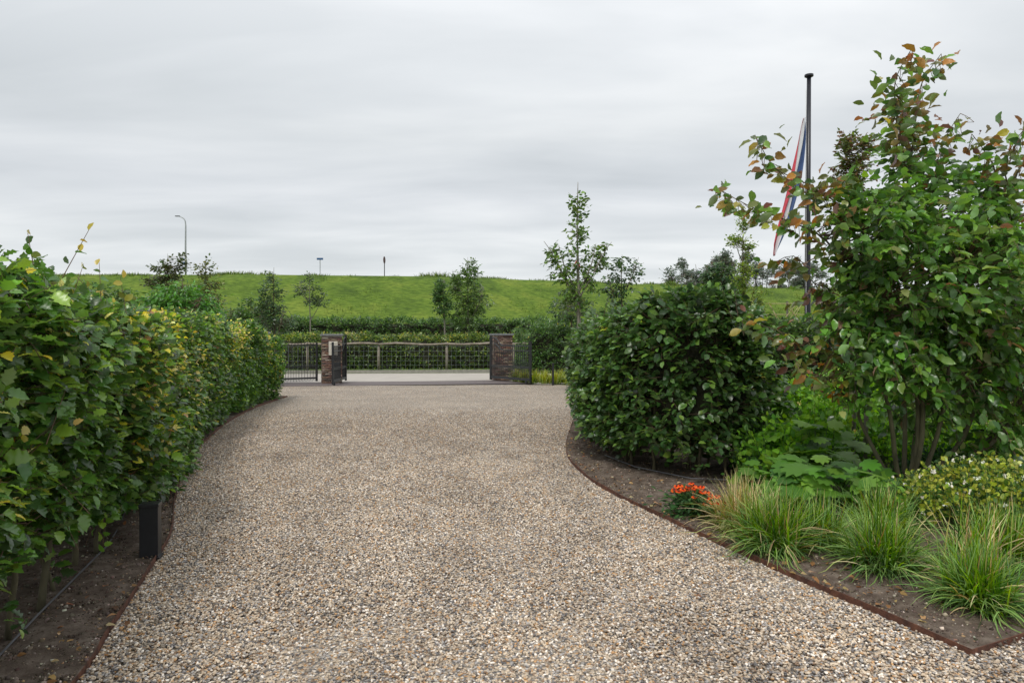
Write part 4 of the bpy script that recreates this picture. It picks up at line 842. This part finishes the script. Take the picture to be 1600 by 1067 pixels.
# ------------------------------------------------------------ things on the dike road
def crest(px):                   # point of the crest seen at that column
    k = (px - 800) / F; i = np.argmin(np.abs(CRs[:, 0] - k * CRs[:, 1])); return float(CRs[i, 0]), float(CRs[i, 1])
x_, y_ = crest(290); y_ += 3; x_ = (290 - 800) / F * y_
la = empty('street_lamp', (x_, y_, 7.0)); tag(la, 'grey street lamp with curved arm standing on the dike road', 'street lamp'); zt = EYE + (530 - 338) / F * y_ - 7.0
MB().tube([(.02, 0, -.2), (.0, 0, 3), (.02, 0, zt - .9), (-.02, 0, zt - .45), (-.15, 0, zt - .22), (-.4, 0, zt - .08), (-.62, 0, zt)], [.09, .075, .06, .05, .045, .04, .035], 10).build('pole', M_GALV, la, smooth=True)
MB().box((-.72, 0, zt + .0), (.42, .18, .07)).build('lamp_head', M_DGREY, la, bevel=.02); MB().box((-.2, -.08, zt - 3.95), (.34, .03, .2)).build('sign_plate', M_BLUE, la); MB().box((-.16, -.08, zt - 4.3), (.26, .03, .3)).build('sign_plate', M_BLUE, la)
x_, y_ = crest(498); sg = empty('street_name_sign', (x_, y_, 7.0)); tag(sg, 'small blue street name sign on a pole at the dike crest', 'sign')
MB().tube([(0, 0, -.1), (0, 0, 1.62)], .035, 8).build('pole', M_GALV, sg); MB().box((0, -.04, 1.62), (.55, .04, .17)).build('sign_plate', M_BLUE, sg)
x_, y_ = crest(605); sg = empty('road_sign', (x_, y_, 7.0)); tag(sg, 'round road sign seen almost edge-on at the dike crest', 'sign')
MB().tube([(0, 0, -.1), (0, 0, 1.9)], .038, 8).build('pole', M_DGREY, sg)
def disc(name, c, r, th, mat, parent, rz=0, n=20):
    m_ = Matrix.Rotation(rz, 3, 'Z'); a, b_ = Vector(c) + m_ @ Vector((0, -th / 2, 0)), Vector(c) + m_ @ Vector((0, th / 2, 0)); return MB().tube([a, b_], r, n).build(name, mat, parent)
disc('sign_plate', (0, -.05, 1.6), .32, .025, simple('sign_back', (.12, .05, .045), .6), sg, R_(84)); disc('sign_face', (-.02, -.05, 1.6), .24, .03, M_DGREY, sg, R_(84))
x_, y_ = crest(1213); y_ += 2; x_ = (1213 - 800) / F * y_; sg = empty('road_sign', (x_, y_, 7.0)); tag(sg, 'small white and red road sign on the crest left of the flagpole', 'sign')
MB().tube([(0, 0, -.1), (0, 0, 1.4)], .05, 8).build('pole', M_WHITE, sg); MB().box((0, -.07, .95), (.5, .03, .8)).build('sign_plate', M_WHITE, sg); disc('sign_face', (0, -.10, .9), .2, .02, M_RED, sg)
x_, y_ = crest(901); y_ += 1; x_ = (901 - 800) / F * y_; sg = empty('warning_sign', (x_, y_, 7.0)); tag(sg, 'red bordered warning sign seen through the slender young tree', 'sign')
MB().tube([(0, 0, -.1), (0, 0, 2.2)], .04, 8).build('pole', M_GALV, sg)
def tri(s, y): return [(-s, y, 1.75 - s * .2), (s, y, 1.75 - s * .2), (0, y, 1.75 + s * 1.5)]
MB().add(tri(.42, -.06) + tri(.42, -.03), [(0, 1, 2), (5, 4, 3), (0, 3, 4, 1), (1, 4, 5, 2), (2, 5, 3, 0)]).build('sign_plate', M_RED, sg); MB().add([(a, b_, c + .06) for a, b_, c in tri(.24, -.075) + tri(.24, -.062)], [(0, 1, 2), (5, 4, 3), (0, 3, 4, 1), (1, 4, 5, 2), (2, 5, 3, 0)]).build('sign_face', M_WHITE, sg)

# ------------------------------------------------------------ bamboo trellis behind the right hedge
def trellis():
    Y = 14.6; s_ = Y / F; x0, x1 = (1160 - 800) * s_, (1345 - 800) * s_; zt = EYE + (530 - 475) * s_; root = empty('bamboo_trellis', (x0, Y, 0)); tag(root, 'pale bamboo cane trellis standing behind the back hedge', 'trellis')
    Lx = x1 - x0
    for x in np.linspace(.2, Lx, 4): MB().tube([(x, .04, 0), (x, .04, zt + .06)], .022, 6).build('post', M_BARKG, root)
    for z in (zt, zt - .22, zt - .45, zt - .9): MB().tube([(0, 0, z), (Lx / 2, .01, z + random.uniform(-.02, .02)), (Lx, 0, z)], .007, 5).build('cane', M_CANE, root)
    k = 0; x = .05
    while x < Lx:
        dx_ = random.uniform(.22, .42) * (1 if k % 2 else -1); MB().tube([(x, -.02 + .01 * (k % 2), zt - 1.2), (x + dx_ * 2.4, -.02 + .01 * (k % 2), zt + random.uniform(-.02, .05))], .007, 5).build('cane', M_CANE, root); x += random.uniform(.07, .16); k += 1
trellis()
# slatted lounger at the right edge
def lounger():
    c = Vector((6.75, 9.2, 0)); root = empty('slatted_lounger', c, R_(58)); tag(root, 'pale slatted garden lounger glimpsed behind the right tree', 'lounger'); prof = smooth_path([(-1.0, 0, .30), (-.5, 0, .42), (0, 0, .30), (.4, 0, .38), (.85, 0, .80), (1.0, 0, .98)], .055)
    for y in (-.34, .34): MB().tube([Vector(q) + Vector((0, y, -.03)) for q in prof[::3]], .022, 6).build('side_rail', M_DGREY, root)
    for q in prof: MB().box((q[0], 0, q[2]), (.03, .72, .018)).build('slat', M_CANE, root)
    for x, z in ((-.8, .33), (.5, .42)):
        for y in (-.34, .34): MB().tube([(x, y, 0), (x, y, z)], .02, 6).build('leg', M_DGREY, root)
lounger()
# house beyond, only its roof edge shows at the right
def house():
    root = empty('house', (52.5, 64, 0)); tag(root, 'house with red tiled roof just showing at the right edge through the leaves', 'house'); M_W = simple('house_wall', (.35, .2, .15), .85); M_T = simple('roof_tile', (.38, .13, .08), .8, var=.2, scale=3)
    MB().box((0, 0, 3), (9, 8, 6)).build('wall', M_W, root)
    V = [(-4.9, -4.6, 5.8), (4.9, -4.6, 5.8), (4.9, 4.6, 5.8), (-4.9, 4.6, 5.8), (-4.9, 0, 11), (4.9, 0, 11), (-4.9, -4.6, 5.6), (4.9, -4.6, 5.6), (4.9, 4.6, 5.6), (-4.9, 4.6, 5.6)]
    MB().add(V, [(0, 1, 5, 4), (2, 3, 4, 5), (6, 9, 8, 7), (0, 4, 3, 9, 6), (1, 7, 8, 2, 5), (0, 6, 7, 1), (3, 2, 8, 9)]).build('roof', M_T, root)
    for x in (-2.5, 0, 2.5):
        f_ = MB().box((x, -4.03, 3.2), (1.2, .08, 1.5)).build('window', M_WHITE, root); MB().box((x, -4.09, 3.2), (1.0, .04, 1.3)).build('pane', simple('pane', (.05, .06, .07), .1), f_)
house()

# ------------------------------------------------------------ grasses and perennials
def tussock(name, label, x, y, n, Lb, spread, cols, w=.0062, group=None, cat='ornamental grass', dry=.12, stiff=.0):
    root_loc = np.array([x, y, .02]); az = rng.uniform(0, 2 * math.pi, n); L_ = Lb * rng.uniform(.55, 1.15, n); lean = np.abs(rng.normal(.45, .33, n)) * spread; lean = np.clip(lean, .02, 1.5)
    b0 = rng.normal(0, .085 * Lb / .5, (n, 3)); b0[:, 2] = 0; seg = 6; V = np.zeros((n, seg + 1, 2, 3)); dirh = np.stack([np.cos(az), np.sin(az), np.zeros(n)], 1); side = np.stack([-np.sin(az), np.cos(az), np.zeros(n)], 1)
    tw = rng.normal(0, .5, n); side = nrm(side + np.stack([np.zeros(n), np.zeros(n), tw], 1)); ang0 = lean * .55; bend = lean * rng.uniform(.6, 1.7, n)
    p = b0.copy()
    for i in range(seg + 1):
        s = i / seg; ww = w * (1 - s ** 1.6 * .92) * (.6 + .4 * min(1, s * 4)); V[:, i, 0] = p - side * ww; V[:, i, 1] = p + side * ww
        a = np.clip(ang0 + bend * (s + .08), 0, 2.2); p = p + (dirh * np.sin(a)[:, None] + np.array([0, 0, 1.]) * np.cos(a)[:, None]) * (L_ / seg)[:, None]; p[:, 2] = np.maximum(p[:, 2], .012)
    V = V.reshape(n, -1, 3); T = []
    for i in range(seg): a = i * 2; T += [(a, a + 1, a + 3), (a, a + 3, a + 2)]
    TT = np.array(T)[None] + (np.arange(n) * (seg + 1) * 2)[:, None, None]; C = pal(n, cols, .18); dk = rng.random(n) < dry; C[dk] = pal(dk.sum(), [((.36, .27, .10), 2), ((.44, .38, .16), 2), ((.26, .16, .06), 1)], .2)
    Cv = np.repeat(C[:, None, :], (seg + 1) * 2, 1); tip = np.linspace(0, 1, seg + 1).repeat(2)[None, :, None]; Cv = Cv * (1 + tip * np.array([.22, .12, .05])[None, None])
    root = empty(name, tuple(root_loc)); tag(root, label, cat, group)
    o = link('blades', np_mesh('blades', V.reshape(-1, 3), TT.reshape(-1, 3), Cv.reshape(-1, 3)), M_GRASS, root); o['kind'] = 'stuff'
    return root
CGR = [((.07, .18, .012), 3), ((.13, .27, .016), 3), ((.22, .36, .024), 1.2), ((.035, .10, .010), 2)]
GG = 'grass clumps along the right edging'
tussock('grass_clump', 'large arching grass clump with tan blades beside the orange flowers', 1.98, 5.12, 1400, .47, 1.75, CGR, dry=.10, group=GG)
tussock('grass_clump', 'yellowed straw coloured grass clump hanging over the edging nearest the orange flowers', 1.90, 5.62, 700, .46, 1.7, [((.22, .24, .05), 3), ((.32, .28, .10), 3), ((.12, .2, .03), 1.5)], dry=.32, group=GG)
tussock('grass_clump', 'middle green grass clump below the big leaved plant', 2.54, 4.66, 1300, .43, 1.7, CGR, dry=.04, group=GG)
tussock('grass_clump', 'fresh green grass clump nearest the pointed corner of the edging', 2.76, 4.02, 1350, .38, 1.8, CGR, dry=.05, group=GG)
tussock('grass_clump', 'dark green grass clump below the white flowered shrub at the right edge', 3.5, 4.85, 1000, .41, 1.6, CGR, dry=.08, group=GG)
tussock('grass_clump', 'straggly grass clump with long tan seed stems between the two right clumps', 3.12, 4.62, 200, .50, 1.1, CGR, dry=.35, group=GG)
tussock('grass_clump', 'dark green grass clump at the bottom right picture edge', 3.6, 4.35, 700, .42, 1.5, CGR, dry=.1, group=GG)
tussock('grass_clump', 'green grass clump filling the gap behind the middle clump', 2.95, 5.45, 800, .44, 1.5, CGR, dry=.08, group=GG)
tussock('grass_clump', 'smaller green grass clump between the large arching clump and the middle clump', 2.36, 5.2, 600, .40, 1.6, CGR, dry=.10, group=GG)
for i, (px, py, lab) in enumerate(((808, 597, 'behind the right gate leaf near its hinge'), (820, 599, 'behind the middle of the right gate leaf'), (836, 600, 'just right of the right gate leaf'), (852, 601, 'between the dark metal stakes'), (868, 601, 'right of the taller dark metal post'), (880, 600, 'at the foot of the orange brown wooden post'), (893, 602, 'touching the left side of the big right hedge'))):
    x_, y_ = G(px, py); tussock('grass_clump', 'yellow green grass clump ' + lab, x_, y_ + .3, 260, .50, .9, [((.22, .30, .03), 3), ((.34, .38, .05), 2), ((.12, .2, .025), 2)], w=.012, group='yellow green grass beside the gate', dry=.08)
# orange flowers
def helenium(label, x, y, n, r, h, grp):
    root = empty('flowering_plant', (x, y, 0)); tag(root, label, 'flowers', grp); M_PET = leaf_mat('petal', rough=.6, spec=.2, trans=.2); M_EYE = simple('flower_centre', (.12, .03, .015), .8)
    P = []; 
    for i in range(n):
        a, q = random.uniform(0, 6.28), math.sqrt(random.random()) * r; z = h * (1 - .35 * (q / r) ** 2) + random.uniform(-.03, .02); P.append((q * math.cos(a), q * math.sin(a) * .8, z))
    for p_ in P:
        MB().tube([(p_[0] * .2, p_[1] * .2, 0), (p_[0] * .6, p_[1] * .6, p_[2] * .55), (p_[0], p_[1], p_[2] - .004)], .0022, 5).build('stalk', M_SG, root); k = 11; c = np.tile(np.array(p_), (k, 1)); a = np.arange(k) * 2 * math.pi / k + random.random(); til = np.array([random.uniform(-.3, .3), random.uniform(-.65, -.1), 1])
        d_ = np.stack([np.cos(a), np.sin(a), rng.uniform(-.45, .0, k)], 1); d_ = d_ - nrm(til)[None] * (d_ @ nrm(til))[:, None] * .8
        V, T, _ = scatter(T_MID, c + nrm(d_) * .006, frames(d_, np.tile(til, (k, 1))), np.full(k, .024) * rng.uniform(.85, 1.1, k), np.zeros((k, 3)))
        C = pal(k, [((.70, .05, .008), 4), ((.80, .12, .01), 2.5), ((.50, .02, .01), 2.5)], .12).repeat(len(T_MID[0]), 0); tipm = np.tile(T_MID[0][:, 1] > .6, k); C[tipm] = C[tipm] * .75 + np.array([.85, .30, .02]) * .25
        fo = link('flower', np_mesh('flower', V, T, C), M_PET, root)
        e_ = MB().tube([Vector(p_) + Vector(til.tolist()) * .0, Vector(p_) + Vector(til.tolist()) * .008, Vector(p_) + Vector(til.tolist()) * .013], [.008, .0085, .003], 8).build('flower_centre', M_EYE, root, smooth=True); e_.parent = fo
    n2 = n * 14; B_ = np.stack([rng.normal(0, r * .45, n2), rng.normal(0, r * .45, n2), rng.uniform(.02, h * .72, n2)], 1); D_ = B_ * np.array([1, 1, 0]) + rng.normal(0, .08, (n2, 3)) + np.array([0, 0, .06])
    LVp = (B_ + np.array([x, y, 0]), frames(D_, np.array([0, 0, 1.]) + rng.normal(0, .3, (n2, 3))), rng.uniform(.05, .09, n2), pal(n2, [((.03, .085, .022), 3), ((.05, .13, .03), 2)], .2)); foliage(root, LVp, M_SOFT, M_SOFTO, 0, near=9, tm_near=T_NARROW, tm_mid=T_NARROW)
M_SG = simple('green_stalk', (.06, .12, .03), .6)
helenium('dense bunch of orange red flowers at the foot of the dark right hedge', 1.60, 6.15, 44, .20, .29, 'orange red flowers')
helenium('smaller low bunch of orange red flowers touching the straw coloured grass', 1.83, 5.98, 18, .15, .22, 'orange red flowers')
# big palmate-leaved plants
def bigleaf(label, px, py, Y, n, rx, h, lsz, cols, group='big leaved plants in front of the multi-stemmed tree', singles=60):
    x = (px - 800) / F * Y; root = empty('broadleaf_plant', (x, Y, 0)); tag(root, label, 'plant', group); a = rng.uniform(0, 6.28, n); q = np.sqrt(rng.random(n)) * rx; z = h * (1 - .45 * (q / rx) ** 2) * rng.uniform(.45, 1.0, n)
    P = np.stack([x + q * np.cos(a), Y + q * np.sin(a) * .8, z], 1); out = np.stack([np.cos(a), np.sin(a), np.zeros(n)], 1); toc = np.array([0, -1, 0])
    D_ = out * .9 + toc * .35 + rng.normal(0, .3, (n, 3)) - np.array([0, 0, .15]); Nn = np.array([0, 0, 1.]) + toc * .35 + out * .2 + rng.normal(0, .22, (n, 3)); S = lsz * rng.uniform(.6, 1.15, n)
    A = np.tile(np.array([[x, Y, 0.]]), (n, 1)) + rng.normal(0, .05, (n, 3)) * np.array([1, 1, 0]); V, T, _ = twig_mesh(A, P.copy(), .0045, .003); o = link('stalks', np_mesh('stalks', V - np.array([[x, Y, 0]]), T), M_SG, root); o['kind'] = 'stuff'
    foliage(root, (P, frames(D_, Nn), S, pal(n, cols, .15)), M_SOFT, M_SOFTO, singles, kindname='palm', near=40, tm_near=T_PALM, tm_mid=T_PALM)
CB = [((0.086, 0.209, 0.022), 4), ((0.143, 0.286, 0.033), 2.5), ((0.05, 0.132, 0.022), 2)]
bigleaf('large lobed bright green leaves left of the multi-stemmed trunk', 1295, 770, 6.35, 95, .55, .58, .26, CB, singles=60)
bigleaf('lobed green leaves between hedge and the largest leaved plant', 1215, 770, 6.6, 60, .38, .48, .20, CB, singles=30)
bigleaf('lobed green leaves right below the multi-stemmed trunk base', 1375, 790, 6.1, 45, .32, .36, .17, CB, singles=25)
bigleaf('higher tier of lobed leaves behind the largest leaved plant', 1270, 700, 7.3, 55, .45, .85, .25, CB, singles=25)
# mid green perennials
def perennial(label, px, Y, n, rx, h, cols, lsz=.09, flowers=0, group='leafy perennials behind the big leaved plants', tm=T_MID, nl=8, fcol=None, name='perennial_plant', ry=None, cat='plant', sprig=.3, ftop=True, fsz=.03):
    x = (px - 800) / F * Y; root = empty(name, (x, Y, 0)); tag(root, label, cat, group); a = rng.uniform(0, 6.28, n); q = np.sqrt(rng.random(n)) * rx; H = h * (1 - .35 * (q / rx) ** 2) * rng.uniform(.5, 1.05, n)
    B_ = np.stack([x + q * np.cos(a), Y + q * np.sin(a) * (ry or rx) / rx, np.maximum(.0, H - sprig)], 1); out = np.stack([np.cos(a), np.sin(a), np.zeros(n)], 1) * (q / rx)[:, None]; D_ = out * .5 + np.array([0, 0, 1.]) + rng.normal(0, .22, (n, 3)); Nn = out + rng.normal(0, .7, (n, 3)) + np.array([0, -.6, .3])
    lp, lr, ls, idx = sprigs(B_, D_, Nn, sprig, nl, lsz, None, jit=.4, droop=.05); C = pal(len(lp), cols, .2)
    foliage(root, (lp, lr, ls, C), M_SOFT, M_SOFTO, 0, near=12, tm_near=tm, tm_mid=tm)
    A = B_.copy(); A[:, 2] = 0; V, T, _ = twig_mesh(A, B_ + nrm(D_) * sprig, .004, .002); o = link('stalks', np_mesh('stalks', V - np.array([[x, Y, 0]]), T), M_SG, root); o['kind'] = 'stuff'
    if flowers:
        k = rng.choice(n, flowers, replace=flowers > n); P = B_[k] + nrm(D_[k]) * sprig + rng.normal(0, .025, (flowers, 3)); parts = []
        for j in range(5): d_ = rng.normal(0, 1, (flowers, 3)) + np.array([0, -.3, .6]); parts.append(scatter(T_MID, P, frames(d_, rng.normal(0, 1, (flowers, 3))), np.full(flowers, fsz), pal(flowers, fcol, .1)))
        V, T, C = merge(parts); o = link('flowers', np_mesh('flowers', V - np.array([[x, Y, 0]]), T, C), M_SOFT, root); o['kind'] = 'stuff'
CP = [((.15, .34, .025), 3), ((.22, .42, .035), 2), ((.08, .22, .02), 2)]
perennial('bright green perennials right of the dark hedge with small yellow flowers', 1240, 8.6, 320, .62, 1.12, CP, flowers=40, fcol=[((.6, .55, .12), 1)])
perennial('bright green perennials seen below the hanging orange tinted shoots', 1300, 9.4, 320, .75, 1.2, CP, flowers=24, fcol=[((.6, .55, .12), 1)])
perennial('bright green leafy perennial filling the gap beside the dark hedge above the lobed leaves', 1222, 7.55, 260, .38, .80, CP, lsz=.085)
perennial('bright green low planting seen between the tree stems', 1385, 8.8, 260, .8, .75, CP, lsz=.06)
perennial('bright green low planting seen right of the tree stems', 1500, 8.4, 260, .85, .70, CP, lsz=.06)
perennial('dark green planting between the right hedge and big leaves', 1215, 7.8, 160, .4, .62, [((.05, .14, .02), 3), ((.03, .09, .02), 2)])
perennial('green planting at the right picture edge behind the white flowered shrub', 1600, 7.6, 300, .9, .85, CP, lsz=.07)
perennial('green leafy planting left of the orange brown wooden post of the back bed', 1340, 10.6, 240, .9, 1.35, CG, lsz=.10)
perennial('green planting in the back bed behind the right tree', 1480, 10.8, 320, 1.3, 1.5, CG, lsz=.10)
perennial('shrub with pale lilac and white flower heads behind the back hedge', 1280, 13.6, 170, .55, 1.85, CG, lsz=.10, flowers=60, fcol=[((.62, .62, .70), 2), ((.35, .34, .48), 1.5)], fsz=.10, cat='shrub', name='shrub', group=None)
CH = [((.28, .36, .04), 3), ((.46, .48, .07), 3.5), ((.10, .19, .03), 3), ((.04, .10, .02), 2)]
perennial('low variegated shrub with yellow green leaves and white flowers below the right tree', 1555, 5.75, 620, .72, .62, CH, lsz=.048, nl=9, sprig=.17, flowers=110, fcol=[((.75, .74, .66), 1)], fsz=.026, name='shrub', cat='shrub', group=None, ry=.5)
perennial('dark green shrub under the right tree beside the white flowered shrub', 1500, 6.9, 200, .5, .55, [((.03, .085, .02), 3), ((.02, .06, .02), 2)], lsz=.08)
# two wooden tree stakes behind the tree
for px, lab in ((1333, 'left of two thin wooden stakes behind the tree stems'), (1352, 'right of two thin wooden stakes behind the tree stems')):
    x_ = (px - 800) / F * 8.2; o = MB().tube([(x_, 8.2, 0), (x_ + .03, 8.2, 1.45)], .026, 8).build('wooden_stake', M_BARKG, smooth=True); tag(o, lab, 'stake', 'thin wooden tree stakes')
